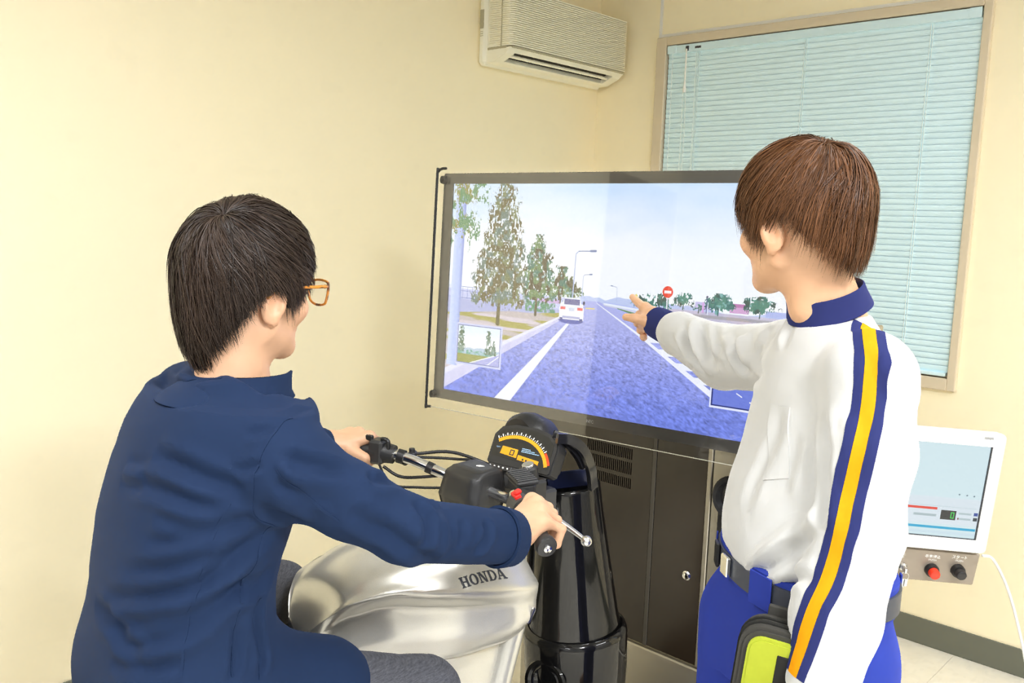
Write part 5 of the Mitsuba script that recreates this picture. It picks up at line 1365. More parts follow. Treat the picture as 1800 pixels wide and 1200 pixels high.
for sh, el, wr in ((r_shR, r_elR, r_wrR), (r_shL, r_elL, r_wrL)): limbs(A, sh, el, wr, (.050, .038, .026))
for hp, kn, an in ((r_hipR, r_knR, r_anR), (r_hipL, r_knL, r_anL)): limbs(A, hp, kn, an, (.075, .052, .038))
A.put(A.cone(r_anR, r_anR + RF * .16 - V(0, 0, .03), .036, .028), .03); A.put(A.cone(r_anL, r_anL + RF * .16 - V(0, 0, .03), .036, .028), .03)
A.put(A.cone(RNB - V(0, 0, .06), RNB + V(0, 0, .02), .052, .050), .03)
core = A.mesh(4, True)
body = join([core, head, hR, hL])
SKIN_R, LIP = [.62, .365, .225], [.50, .20, .16]
add('person', body, 'mat_skin', smooth=True, color=skin_colors(np.asarray(body.vertices), RH, SKIN_R, LIP, RS))
eyes('person', RH, RS, None)
def interp_az(tab):
    a = np.array([t[0] for t in tab], float); z = np.array([t[1] for t in tab], float)
    return lambda ab: np.interp(ab, a, z)
zr = interp_az([(0, .030), (25, .022), (45, .006), (58, -.020), (66, -.045), (72, -.036), (80, -.004), (96, .004), (108, -.030), (125, -.070), (150, -.108), (180, -.122)])
hair('person', RH, RS, (.20, -.50, .84), lambda ab, ph: zr(ab), lambda ab, dz: .0185 + .005 * np.clip(dz, 0, 1) + .003 * np.cos(np.radians(ab)) ** 2 - .009 * np.clip((ab - 110) / 50, 0, 1), 24000, 11, ([.012, .0075, .0056], [.047, .029, .0205]), 'mat_hair', sweep=.30)

# jacket
mat('mat_jacket', srgb(22, 39, 68), rough=.82, spec=.18, sheen=.35, bump=lambda p, n, uv: mikit.noise(p.x * 900, p.y * 900, p.z * 900) * .5 + mikit.fbm(p.x * 60, p.y * 60, p.z * 60, 2), bump_scale=.0012, eps=4e-4)
lo = np.min([r_wrR, r_wrL, r_shL, r_elL, r_pel - V(.2, .2, .12)], 0) - .10; hi = np.max([RNB, r_wrR, r_shR, r_elR, r_wrL, r_pel + V(.2, .2, 0)], 0) + .09
J = Vol(lo, hi, .0056)
J.put(J.loft([RNB - V(0, 0, .012) - RF * .010, RNB - V(0, 0, .034) - RF * .012] + r_spine, [.074, .115, .172, .190, .200, .194, .200, .200], [.066, .086, .108, .122, .128, .122, .134, .140], RR, RF, 2.25))
J.put(J.cone(RNB - V(0, 0, .045) + RR * .05, r_shR + V(0, 0, .004), .052, .056), .045)
J.put(J.cone(RNB - V(0, 0, .045) - RR * .05, r_shL + V(0, 0, .010), .058, .062), .05)
for sh, el, wr in ((r_shR, r_elR, r_wrR), (r_shL, r_elL, r_wrL)):
    w2 = el + (wr - el) * .955
    J.put(J.cone(sh, sh + (el - sh) * .5, .064, .055), .028); J.put(J.cone(sh + (el - sh) * .5, el, .055, .050), .018)
    J.put(J.cone(el, w2, .050, .0455), .018)
for hp, kn, t in ((r_hipR, r_knR, .50), (r_hipL, r_knL, .42)):
    J.put(J.cone(hp + V(0, 0, .012), hp + (kn - hp) * t + V(0, 0, .012), .108, .092), .05)
# neck opening, low at the front
cn = unit(V(0, 0, 1) + RF * .95); cp = RNB - V(0, 0, .016) - RF * .015
J.cut(np.maximum(-((J.X - cp[0]) * cn[0] + (J.Y - cp[1]) * cn[1] + (J.Z - cp[2]) * cn[2]), np.sqrt((J.X - RNB[0]) ** 2 + (J.Y - RNB[1]) ** 2) - .11).astype(np.float32), .006)
jm = J.mesh(6)
ZHEM = r_pel[2] - .10
jm = trimesh.intersections.slice_mesh_plane(jm, V(0, 0, 1), V(0, 0, ZHEM)) if False else jm
jm_base = jm
jm = ripple(jm, .0035, (9, 9, 14), 5)
JF = [
    ([V(1.4714, -2.9273, 1.1550), V(1.5525, -2.9174, 1.1589), V(1.6086, -2.8940, 1.1477), V(1.6395, -2.8580, 1.1443)], 0.011, -0.0045),
    ([V(1.5119, -2.9102, 1.2002), V(1.5761, -2.8984, 1.1925), V(1.6146, -2.8794, 1.1807), V(1.6544, -2.8485, 1.1649)], 0.012, -0.005),
    ([V(1.4419, -2.9229, 1.1631), V(1.5087, -2.9223, 1.1669)], 0.01, 0.004),
    ([V(1.5485, -2.9290, 1.1197), V(1.5997, -2.9071, 1.1188), V(1.6331, -2.8724, 1.1239), V(1.6540, -2.8254, 1.1238)], 0.01, -0.004),
    ([V(1.5415, -2.9391, 1.0794), V(1.5954, -2.9138, 1.0980), V(1.6340, -2.8731, 1.1082), V(1.6520, -2.8196, 1.1168)], 0.011, -0.0045),
    ([V(1.5053, -2.9535, 1.0289), V(1.5928, -2.9216, 1.0606), V(1.6348, -2.8737, 1.0822), V(1.6486, -2.8128, 1.1056)], 0.012, -0.005),
    ([V(1.4594, -2.9605, 0.9820), V(1.5682, -2.9401, 1.0157), V(1.6193, -2.9010, 1.0379), V(1.6421, -2.8509, 1.0742), V(1.6464, -2.8043, 1.0987)], 0.012, -0.0065),
    ([V(1.4824, -2.9646, 0.9490), V(1.5713, -2.9423, 0.9803), V(1.6103, -2.9142, 0.9961), V(1.6314, -2.8813, 1.0284)], 0.012, -0.006),
    ([V(1.4149, -2.9601, 0.9567), V(1.4757, -2.9637, 0.9568), V(1.5209, -2.9624, 0.9375), V(1.5644, -2.9527, 0.9273)], 0.012, -0.005),
    ([V(1.5275, -2.9611, 0.9385), V(1.5780, -2.9417, 0.9556), V(1.6185, -2.9057, 0.9798), V(1.6350, -2.8700, 1.0133), V(1.6412, -2.8179, 1.0487)], 0.012, -0.006),
    ([V(1.4935, -2.9727, 0.8973), V(1.5685, -2.9549, 0.9130), V(1.6091, -2.9232, 0.9304)], 0.01, -0.004),
    ([V(1.2979, -2.7932, 1.2755), V(1.3475, -2.8147, 1.2702), V(1.4469, -2.8413, 1.2812), V(1.4946, -2.8374, 1.2903)], 0.01, -0.005),
    ([V(1.6381, -2.8385, 1.2415), V(1.6552, -2.8212, 1.2484), V(1.6656, -2.8091, 1.2507)], 0.007, -0.003),
    ([V(1.6377, -2.8566, 1.1942), V(1.6594, -2.8467, 1.2013), V(1.6781, -2.8353, 1.2095)], 0.007, -0.003),
    ([V(1.6924, -2.8166, 1.2217), V(1.7136, -2.7834, 1.2067), V(1.7240, -2.7208, 1.1847)], 0.01, -0.0045),
    ([V(1.6942, -2.8269, 1.1867), V(1.7114, -2.7960, 1.1691), V(1.7180, -2.7665, 1.1442)], 0.009, -0.004),
    ([V(1.6684, -2.8341, 1.1485), V(1.6770, -2.7973, 1.1234), V(1.6780, -2.7736, 1.1118)], 0.012, -0.006),
    ([V(1.6946, -2.8180, 1.2162), V(1.7063, -2.8115, 1.1927), V(1.7139, -2.7881, 1.1648), V(1.7205, -2.7532, 1.1248)], 0.008, 0.003),
    ([V(1.6367, -2.8619, 1.0115), V(1.6392, -2.8404, 1.0191), V(1.6370, -2.8155, 1.0202), V(1.6280, -2.7856, 1.0362)], 0.012, -0.005),
    ([V(1.6367, -2.8531, 0.9694), V(1.6381, -2.8542, 0.9260), V(1.6449, -2.8629, 0.8917)], 0.007, -0.0035),
    ([V(1.6346, -2.8141, 1.0011), V(1.6336, -2.8184, 0.9617), V(1.6343, -2.8094, 0.9091), V(1.6456, -2.8211, 0.8811)], 0.007, -0.0045),
    ([V(1.6274, -2.7252, 1.2660), V(1.6604, -2.7820, 1.2627)], 0.008, -0.003),
    ([V(1.7544, -2.6297, 1.1322), V(1.7677, -2.6215, 1.1197), V(1.7799, -2.6182, 1.1010), V(1.7840, -2.6228, 1.0822), V(1.7811, -2.6316, 1.0648)], 0.01, -0.0065),
    ([V(1.7509, -2.5979, 1.1246), V(1.7641, -2.5907, 1.1120)], 0.01, -0.004),
    ([V(1.7643, -2.4884, 1.0721), V(1.7716, -2.4829, 1.0576), V(1.7756, -2.4948, 1.0413), V(1.7713, -2.5137, 1.0259)], 0.008, -0.005),
    ([V(1.7539, -2.6905, 1.1176), V(1.7638, -2.6698, 1.0880), V(1.7767, -2.6424, 1.0616), V(1.7562, -2.5809, 1.0254)], 0.012, -0.005),
    ([V(1.7247, -2.6908, 1.1811), V(1.7333, -2.6807, 1.1698), V(1.7188, -2.6373, 1.1534)], 0.009, -0.0045),
    ([V(1.7374, -2.7348, 1.1367), V(1.7483, -2.7052, 1.1127), V(1.7564, -2.6778, 1.0833)], 0.012, -0.004),
    ([V(1.7667, -2.5383, 1.0865), V(1.7765, -2.5435, 1.0658), V(1.7748, -2.5508, 1.0426)], 0.009, -0.0035),
    ([V(1.7665, -2.5866, 1.1070), V(1.7779, -2.5836, 1.0806), V(1.7758, -2.5870, 1.0520), V(1.7652, -2.5924, 1.0359)], 0.01, 0.004)]
jm = folds(jm, JF)
add('person__jacket', jm, 'mat_jacket', smooth=True)
tag('person__jacket', 'dark navy cotton jacket')
def collar_band(c0, ups, fwd, rgt, prof, gap=35, n=48):
    """prof: rows of (height along ups, half width, half depth, forward shift)"""
    a = np.radians(np.linspace(90 + gap, 450 - gap, n))
    rings = []
    for h, w, d, f in prof:
        rings.append([c0 + ups * h + rgt * w * np.cos(t) + fwd * (d * np.sin(t) + f) for t in a])
    return loft(rings, close=False, caps=False)
nkd = unit(RO - V(0, 0, .06) - RNB)
cl = collar_band(RNB - V(0, 0, .022) - RF * .006, unit(V(0, 0, 1) + RF * 1.05), RF, RR, [(-.010, .064, .062, 0), (.022, .067, .066, 0), (.030, .070, .069, 0), (.028, .074, .073, 0), (.012, .084, .082, 0), (-.010, .098, .094, .002), (-.024, .110, .104, .006), (-.027, .108, .102, .006), (-.012, .094, .090, .002), (.010, .080, .078, 0)], 30)
add('person__jacket__collar', cl, 'mat_jacket', smooth=True)
def cuff(el, wr, t0, t1, r0, r1, flare=.0025):
    d = unit(wr - el); a = el + (wr - el) * t0; b = el + (wr - el) * t1; L = np.linalg.norm(b - a)
    return lathe([(r0 - .003, 0), (r0 + flare, .001), (r1 + flare, L - .001), (r1 + flare - .002, L + .001), (r1 - .004, L - .002), (r1 - .006, L - .02)], a, b, 36)
add('person__jacket__cuff', cuff(r_elR, r_wrR, .86, 1.0, .0505, .0465), 'mat_jacket', smooth=50)
add('person__jacket__cuff_001', cuff(r_elL, r_wrL, .86, 1.0, .0505, .0465), 'mat_jacket', smooth=50)
def seam(k, line, r=.0011):
    add(nxt(k), ribbon(jm, line, .0042, .0009, 3, 8), 'mat_jacket', smooth=40)
for ln in [
    [V(1.6617, -2.7780, 1.2624), V(1.6615, -2.7923, 1.2601), V(1.6690, -2.8112, 1.2474), V(1.6712, -2.8355, 1.2184), V(1.6670, -2.8436, 1.1711), V(1.6539, -2.8355, 1.1345), V(1.6554, -2.8027, 1.1125)],
    [V(1.4545, -2.8356, 1.2922), V(1.4900, -2.8207, 1.2968), V(1.5260, -2.8116, 1.3033)],
    [V(1.6372, -2.8611, 1.1507), V(1.6288, -2.8812, 1.1087), V(1.6238, -2.8931, 1.0635), V(1.6178, -2.9039, 1.0220), V(1.6109, -2.9148, 0.9801), V(1.6141, -2.9260, 0.9073)],
    [V(1.6920, -2.8256, 1.2066), V(1.7083, -2.8082, 1.1842), V(1.7155, -2.7746, 1.1496), V(1.7278, -2.7433, 1.1201)],
    [V(1.6548, -2.8048, 1.1128), V(1.6448, -2.8200, 1.0766), V(1.6399, -2.8407, 1.0282), V(1.6368, -2.8522, 0.9691), V(1.6440, -2.8623, 0.8956)],
    [V(1.6340, -2.8138, 0.9964), V(1.6331, -2.8172, 0.9567), V(1.6357, -2.8102, 0.9053), V(1.6469, -2.8219, 0.8773)]]: seam('person__jacket__seam', ln)
# trousers
def jeans(p, n, uv):
    w = mikit.noise(p.x * 120, p.y * 120, p.z * 900); k = mikit.noise(p.x * 600, p.y * 600, p.z * 300)
    return mikit.mix([.040, .042, .052], [.115, .118, .135], w * .65 + k * .35)
mat('mat_jeans', mikit.proc(jeans), rough=.85, spec=.15)
lo = np.min([r_pel - .2, r_anR, r_anL, r_knL], 0) - .10; hi = np.max([r_pel + .2, r_anR, r_anL, r_knR], 0) + .10; hi[2] = r_pel[2] + .06
Tn = Vol(lo, hi, .007)
Tn.put(Tn.ell(r_pel + RF * .02 - V(0, 0, .01), (.15, .105, .10), (RR, RF, (0, 0, 1))))
for hp, kn, an in ((r_hipR, r_knR, r_anR), (r_hipL, r_knL, r_anL)):
    Tn.put(Tn.cone(hp, kn, .096, .070), .03); Tn.put(Tn.cone(kn, an + V(0, 0, .03), .068, .056), .02)
tm = ripple(Tn.mesh(5), .004, (16, 16, 9), 8)
add('person__trousers', tm, 'mat_jeans', smooth=True)
tag('person__trousers', 'dark grey jeans')
def shoe(an, f, m='mat_black'):
    r = V(f[1], -f[0], 0); rings = []
    for t, w, z0, z1 in ((-.075, .020, -.070, -.010), (-.070, .032, -.080, .015), (-.03, .037, -.082, .028), (.03, .040, -.082, .010), (.09, .047, -.080, -.025), (.14, .043, -.078, -.040), (.17, .028, -.072, -.050), (.178, .012, -.066, -.056)):
        a = np.linspace(0, 2 * np.pi, 20, endpoint=False)
        rings.append([an + f * t + r * w * np.sign(np.cos(q)) * abs(np.cos(q)) ** .7 + V(0, 0, (z0 + z1) / 2 + (z1 - z0) / 2 * np.sign(np.sin(q)) * abs(np.sin(q)) ** .7) for q in a])
    return loft(rings)
add('person__shoe', shoe(r_anR + V(0, 0, .02), RF), 'mat_black', smooth=50)
add('person__shoe_001', shoe(r_anL + V(0, 0, .02), RF), 'mat_black', smooth=50)
tag('person', 'seated person with dark brown hair, navy jacket and glasses, holding the handlebar', 'person')

# eyeglasses
def tortoise(p, n, uv):
    return mikit.mix([.62, .23, .025], [.10, .035, .010], mikit.smoothstep(.42, .62, mikit.fbm(p.x * 90, p.y * 90, p.z * 90, 2)))
mat('mat_tortoise', mikit.proc(tortoise), rough=.15, spec=.6, coat=.6)
scene['mat_lens'] = {'type': 'thindielectric', 'int_ior': 1.5}
def HPT(x, y, z): return (RH @ V(x, y, z, 1))[:3]
for s in (-1, 1):
    o = [(.010, .014), (.030, .018), (.054, .016), (.060, .008), (.056, -.014), (.048, -.022), (.026, -.023), (.012, -.016), (.007, 0)]
    pts = [HPT(s * x, .119 - .10 * max(x - .02, 0) ** 1.3 * 3.0, z + .000) for x, z in o]
    loop = smooth_path(pts + [pts[0]], 6)
    add(nxt('eyeglasses__rim'), tube(loop, .0021, 8, caps=False), 'mat_tortoise', smooth=50)
    c = np.mean(pts, 0); lp_ = loop[:-1]
    add(nxt('eyeglasses__lens'), trimesh.Trimesh(np.vstack([lp_, c]), [[i, (i + 1) % len(lp_), len(lp_)] for i in range(len(lp_))], process=False), 'mat_lens')
    tp = smooth_path([HPT(s * .060, .106, .008), HPT(s * .073, .098, .009), HPT(s * .0815, .07, .008), HPT(s * .084, .03, .006), HPT(s * .083, -.005, .002), HPT(s * .081, -.025, -.012)], 6)
    add(nxt('eyeglasses__temple'), tube(tp, np.interp(np.linspace(0, 1, len(tp)), [0, .15, 1], [.0034, .0028, .0022]), 8), 'mat_tortoise', smooth=50)
add('eyeglasses__bridge', tube(smooth_path([HPT(-.0085, .119, .006), HPT(0, .121, .009), HPT(.0085, .119, .006)], 5), .0020, 8), 'mat_tortoise', smooth=50)
tag('eyeglasses', 'tortoiseshell eyeglasses worn by the seated person', 'eyeglasses')

# ------------------------------------------------------------------ the standing person pointing at the screen
SF_, SL_ = azim(233), azim(323)                    # facing, left
SRt = -SL_
SO = V(2.0626, -2.0720, 1.5670)
SH_ = head_frame(SO, 166, -7, 0)
SS = .96
SNB = V(2.1126, -2.0272, 1.4064)
s_spine = [V(2.1212, -2.0413, 1.2858), V(2.1227, -2.0520, 1.2197), V(2.1214, -2.0740, 1.1061), V(2.1224, -2.0844, 1.0447), V(2.1257, -2.0908, 0.9928), V(2.1285, -2.0924, 0.8942)]
s_shL, s_elL, s_wrL = V(2.2257, -2.1415, 1.3366), V(2.2544, -2.2089, 1.1241), V(2.2505, -2.2953, 0.8978)
s_mL = V(2.2498, -2.1794, 1.2330)
s_shR, s_elR, s_wrR = V(1.9832, -1.9025, 1.3153), V(1.7844, -1.7908, 1.2798), V(1.5613, -1.7273, 1.3302)
s_waist = s_spine[4]
s_pel = V(s_waist[0], s_waist[1], .905)
s_hipL, s_hipR = s_pel + SL_ * .095 - V(0, 0, .03), s_pel - SL_ * .095 - V(0, 0, .03)
s_knL, s_knR = s_hipL + SL_ * .02 + SF_ * .02 - V(0, 0, .40), s_hipR - SL_ * .02 + SF_ * .02 - V(0, 0, .40)
s_anL, s_anR = V(*(s_knL + SL_ * .01 - SF_ * .01)[:2], .085), V(*(s_knR - SL_ * .01 - SF_ * .01)[:2], .085)

def finger(A, pts, r, k=.0025, root_k=.005):
    for i in range(len(pts) - 1):
        A.put(A.cone(pts[i], pts[i + 1], r[i], r[i + 1]), root_k if i == 0 else k)
# pointing right hand: index straight, thumb out, the others curled in
ix = [V(1.5202, -1.7123, 1.3579), V(1.4879, -1.6928, 1.3651), V(1.4705, -1.6830, 1.3715), V(1.4547, -1.6733, 1.3768)]
d_i = unit(ix[-1] - ix[0]); hu = unit(V(0, 0, 1) - d_i * d_i[2]); hs = np.cross(d_i, hu)   # hs: to the thumb or away
cam_side = unit(EYE - s_wrR); hs = hs if hs @ cam_side > 0 else -hs                      # hs towards the viewer's side (thumb side)
A = Vol(np.min([s_wrR, ix[-1]], 0) - .12, np.max([s_wrR, ix[-1]], 0) + .12, .0025)
finger(A, ix, [.0112, .0100, .0092, .0080])
pc_ = ix[0]
for j, (dn, ln) in enumerate(((.020, .040), (.038, .036), (.054, .030))):
    m = pc_ - hs * (.012 + .010 * j) * .55 - hu * dn * .80 - d_i * (.003 + .006 * j)
    pip = m + d_i * ln * .85 - hu * .012 + hs * .004; dip = pip - d_i * .018 - hu * .016 + hs * .010; tip = dip - d_i * .020 + hu * .006 + hs * .008
    finger(A, [m, pip, dip, tip], [.0112 - .0006 * j, .0100 - .0006 * j, .0092 - .0005 * j, .0085])
    A.put(A.cone(s_wrR + (m - s_wrR) * .25, m, .0175, .0120), .012)
A.put(A.cone(s_wrR + (pc_ - s_wrR) * .25, pc_, .0185, .0125), .012)
thb = [s_wrR + (pc_ - s_wrR) * .30 - hu * .020 + hs * .014, V(1.5543, -1.7543, 1.3311), V(1.5274, -1.7645, 1.3369), V(1.5067, -1.7698, 1.3379)]
finger(A, thb, [.0165, .0125, .0105, .0085], .004, .012)
A.put(A.cone(s_wrR + unit(s_elR - s_wrR) * .06, s_wrR + (pc_ - s_wrR) * .2, .0270, .0255), .02)
handR = A.mesh(5, True)
# relaxed left hand
dl = unit(V(0, 0, -1) + SF_ * .45); A = Vol(s_wrL - .20, s_wrL + .13, .0030)
pn_ = unit(SL_ - dl * (SL_ @ dl)); wd = np.cross(dl, pn_)
wd = wd if wd @ SF_ > 0 else -wd
for j in range(4):
    o = .030 - .020 * j; mc = s_wrL + dl * .082 + wd * o - pn_ * .002; L0 = (.040, .045, .042, .032)[j]
    p1 = mc + dl * L0 - pn_ * .010; p2 = p1 + dl * L0 * .55 - pn_ * .016; p3 = p2 + dl * L0 * .35 - pn_ * .016
    finger(A, [mc, p1, p2, p3], [.0108 - .0005 * j, .0096 - .0005 * j, .0088 - .0005 * j, .0078])
    A.put(A.cone(s_wrL + wd * o * .5, mc, .018, .0125), .012)
finger(A, [s_wrL + dl * .02 + wd * .022, s_wrL + dl * .055 + wd * .048 - pn_ * .012, s_wrL + dl * .085 + wd * .056 - pn_ * .020, s_wrL + dl * .108 + wd * .056 - pn_ * .024], [.0165, .0125, .0108, .0088], .004, .012)
A.put(A.cone(s_wrL + unit(s_elL - s_wrL) * .07, s_wrL + dl * .02, .0275, .0255), .02)
handL = A.mesh(5, True)
head2 = at(make_head(inv_pt(SH_, SNB - V(0, 0, .02) - azim(170) * .016) / SS, .050, SS), SH_)
lo = np.min([s_wrR, s_wrL, s_anL, s_anR], 0) - .14; lo[2] = .0; hi = np.max([SNB, s_shL, s_wrL, s_anR, s_anL, s_shR, s_wrR, s_elR], 0) + .14
A = Vol(lo, hi, .014)
A.put(A.loft([SNB - V(0, 0, .03)] + s_spine, [.055, .13, .155, .150, .145, .145, .155], [.058, .085, .100, .100, .098, .098, .105], SL_, SF_))
A.put(A.cone(s_shL, s_mL, .050, .044), .02); limbs(A, s_mL, s_elL, s_wrL, (.044, .038, .026)); limbs(A, s_shR, s_elR, s_wrR, (.048, .038, .026))
for hp, kn, an in ((s_hipL, s_knL, s_anL), (s_hipR, s_knR, s_anR)):
    limbs(A, hp, kn, an, (.080, .054, .038)); A.put(A.cone(an, an + SF_ * .15 - V(0, 0, .045), .036, .030), .03)
core = A.mesh(4, True)
body2 = join([core, head2, handR, handL])
add('person_001', body2, 'mat_skin', smooth=True, color=skin_colors(np.asarray(body2.vertices), SH_, [.63, .365, .215], LIP, SS))
_count['person'] = 2
eyes('person_001', SH_, SS, None)
zs = interp_az([(0, .022), (25, .014), (45, -.004), (60, -.026), (70, -.040), (78, -.020), (86, .004), (100, .008), (112, -.016), (130, -.048), (150, -.072), (180, -.082)])
hair('person_001', SH_, SS, (-.06, -.42, .90), lambda ab, ph: zs(ab), lambda ab, dz: .0165 + .002 * np.clip(dz, 0, 1) + .003 * np.cos(np.radians(ab)) ** 2, 24000, 23, ([.036, .0155, .0072], [.165, .067, .024]), 'mat_hair', sweep=-.28)

# sweatshirt
mat('mat_sweat', [.54, .54, .53], rough=.85, spec=.15, sheen=.3, bump=lambda p, n, uv: mikit.noise(p.x * 700, p.y * 700, p.z * 700) * .5 + mikit.fbm(p.x * 45, p.y * 45, p.z * 45, 2), bump_scale=.0010, eps=4e-4)
mat('mat_navy', srgb(38, 44, 92), rough=.8, spec=.15, sheen=.2)
mat('mat_yellow', srgb(214, 140, 8), rough=.75, spec=.15)
lo = np.min([s_wrR, s_wrL, s_elR, s_spine[-1]], 0) - .11; hi = np.max([SNB, s_shL, s_wrL, s_shR, s_elR, s_wrR, s_spine[2] + .15], 0) + .09
lo = np.minimum(lo, s_waist - V(.22, .22, .06)); hi[2] = max(SNB[2] + .06, s_wrR[2] + .09)
W = Vol(lo, hi, .0058)
W.put(W.loft([SNB + V(0, 0, .010), SNB - V(0, 0, .024)] + s_spine[:4] + [s_waist - V(0, 0, .02)], [.060, .086, .150, .172, .174, .170, .160], [.060, .076, .098, .104, .122, .126, .108], SL_, SF_, 2.2))
W.put(W.cone(SNB - V(0, 0, .068) + SL_ * .05, s_shL + V(0, 0, .002), .056, .058), .04)
W.put(W.cone(SNB - V(0, 0, .068) - SL_ * .05, s_shR + V(0, 0, .002), .056, .060), .04)
W.put(W.cone(s_shL, s_mL, .066, .063), .03); W.put(W.cone(s_mL, s_elL, .063, .060), .02)
wl = s_elL + (s_wrL - s_elL) * .90
W.put(W.cone(s_elL, s_elL + (wl - s_elL) * .6, .063, .060), .02); W.put(W.cone(s_elL + (wl - s_elL) * .6, wl, .060, .050), .02)
W.put(W.cone(s_shR, s_elR, .068, .067), .03)
we = s_elR + (s_wrR - s_elR) * .64
W.put(W.cone(s_elR, we, .065, .050), .02); W.put(W.cone(we, s_elR + (s_wrR - s_elR) * .74, .050, .039), .01)
hn = unit((SH_ @ V(0, -.020 * SS, -.06 * SS, 1))[:3] - SNB)
axn = unit(hn * .75 + V(0, 0, .25))
c0 = SNB + hn * .014
cp = c0 + axn * .006
W.cut(np.maximum(-((W.X - cp[0]) * axn[0] + (W.Y - cp[1]) * axn[1] + (W.Z - cp[2]) * axn[2]), np.sqrt((W.X - SNB[0]) ** 2 + (W.Y - SNB[1]) ** 2) - .078).astype(np.float32), .004)
sw_base = W.mesh(6)
sw = ripple(sw_base, .0035, (10, 10, 12), 9)
sw = folds(sw, [
    ([V(2.2135, -2.2571, 1.1465), V(2.1673, -2.2217, 1.1045), V(2.1406, -2.2252, 1.0747), V(2.0824, -2.2045, 1.0045)], 0.012, 0.005),
    ([V(2.2142, -2.2651, 1.1183), V(2.1620, -2.2287, 1.0711), V(2.1157, -2.2235, 1.0256), V(2.0940, -2.2100, 1.0016)], 0.01, -0.005),
    ([V(2.2269, -2.2829, 1.0857), V(2.1593, -2.2326, 1.0329), V(2.1043, -2.2127, 0.9937)], 0.01, 0.0045),
    ([V(2.2284, -2.2933, 1.0609), V(2.1760, -2.2325, 1.0162), V(2.1477, -2.2263, 0.9921)], 0.008, -0.004),
    ([V(2.1830, -2.1972, 1.2834), V(2.2021, -2.2271, 1.2412), V(2.2090, -2.2359, 1.1979), V(2.2184, -2.2576, 1.1549), V(2.2222, -2.2687, 1.1267)], 0.012, -0.007),
    ([V(2.1585, -2.1788, 1.2433), V(2.1546, -2.1936, 1.1890), V(2.1544, -2.2093, 1.1433)], 0.012, 0.003),
    ([V(2.0926, -2.1446, 1.2685), V(2.0942, -2.1570, 1.2238), V(2.0748, -2.1667, 1.1665), V(2.0596, -2.1832, 1.0947)], 0.014, -0.003),
    ([V(2.2991, -2.2331, 1.1870), V(2.3005, -2.2526, 1.1440), V(2.2945, -2.2648, 1.1180), V(2.2829, -2.2794, 1.0911)], 0.012, -0.004),
    ([V(2.3171, -2.2117, 1.1526), V(2.3142, -2.2394, 1.1172), V(2.3000, -2.2648, 1.0923), V(2.2790, -2.2893, 1.0687)], 0.012, -0.004),
    ([V(2.2962, -2.2806, 1.0579), V(2.2864, -2.3004, 1.0367), V(2.2686, -2.3166, 1.0151)], 0.01, -0.004),
    ([V(2.3150, -2.2363, 1.0960), V(2.3083, -2.2617, 1.0597), V(2.3005, -2.2866, 1.0372)], 0.012, 0.004),
    ([V(2.2323, -2.2245, 1.2957), V(2.2409, -2.2440, 1.2517), V(2.2340, -2.2498, 1.1992)], 0.012, 0.003),
    ([V(1.6719, -1.8087, 1.3273), V(1.7105, -1.8310, 1.2886), V(1.7461, -1.8496, 1.2678)], 0.01, 0.005),
    ([V(1.6917, -1.8126, 1.3297), V(1.7354, -1.8442, 1.2928), V(1.7696, -1.8611, 1.2696)], 0.009, -0.005),
    ([V(1.6903, -1.7742, 1.3549), V(1.7323, -1.8312, 1.3207), V(1.7727, -1.8635, 1.2846), V(1.7986, -1.8619, 1.2474)], 0.01, 0.006),
    ([V(1.7177, -1.7855, 1.3507), V(1.7685, -1.8515, 1.3167), V(1.8067, -1.8803, 1.2858), V(1.8252, -1.8818, 1.2604)], 0.01, -0.005),
    ([V(1.7693, -1.8154, 1.3456), V(1.8168, -1.8812, 1.3152), V(1.8240, -1.8900, 1.2890), V(1.8433, -1.8969, 1.2737)], 0.009, -0.004),
    ([V(1.8816, -1.9073, 1.3430), V(1.9110, -1.9397, 1.3180), V(1.9357, -1.9570, 1.3031)], 0.012, 0.007),
    ([V(1.8698, -1.9070, 1.3326), V(1.8915, -1.9284, 1.3013), V(1.9185, -1.9340, 1.2745)], 0.012, -0.006),
    ([V(1.8289, -1.8715, 1.3391), V(1.8597, -1.9087, 1.3135), V(1.8877, -1.9239, 1.2869)], 0.01, 0.004),
    ([V(1.9598, -1.9690, 1.3436), V(1.9586, -1.9748, 1.3100), V(2.0217, -2.0797, 1.2944)], 0.012, -0.005),
    ([V(1.9620, -1.9412, 1.3744), V(1.9707, -1.9758, 1.3461)], 0.012, -0.004),
    ([V(2.0599, -2.0502, 1.4108), V(2.0535, -2.0747, 1.3859), V(2.0465, -2.0829, 1.3535)], 0.01, 0.004),
    ([V(2.2718, -2.1709, 1.3808), V(2.2842, -2.1723, 1.3598), V(2.2943, -2.1657, 1.3318), V(2.3008, -2.1586, 1.2987)], 0.012, -0.004),
    ([V(2.2599, -2.1780, 1.3860), V(2.2730, -2.1898, 1.3559), V(2.2827, -2.1957, 1.3170)], 0.012, 0.003)])
add('person_001__sweatshirt', sw, 'mat_sweat', smooth=True)
tag('person_001__sweatshirt', 'white sweatshirt with navy and yellow sleeve stripes')
ST = [V(2.1840, -2.0601, 1.4036), V(2.2296, -2.1663, 1.4025), V(2.2476, -2.1970, 1.3737), V(2.2558, -2.2152, 1.3150), V(2.2592, -2.2376, 1.2677), V(2.2549, -2.2554, 1.1876), V(2.2565, -2.2743, 1.1375), V(2.2520, -2.2918, 1.0785), V(2.2445, -2.3125, 1.0329), V(2.2335, -2.3223, 0.9693), V(2.2268, -2.3286, 0.9325)]
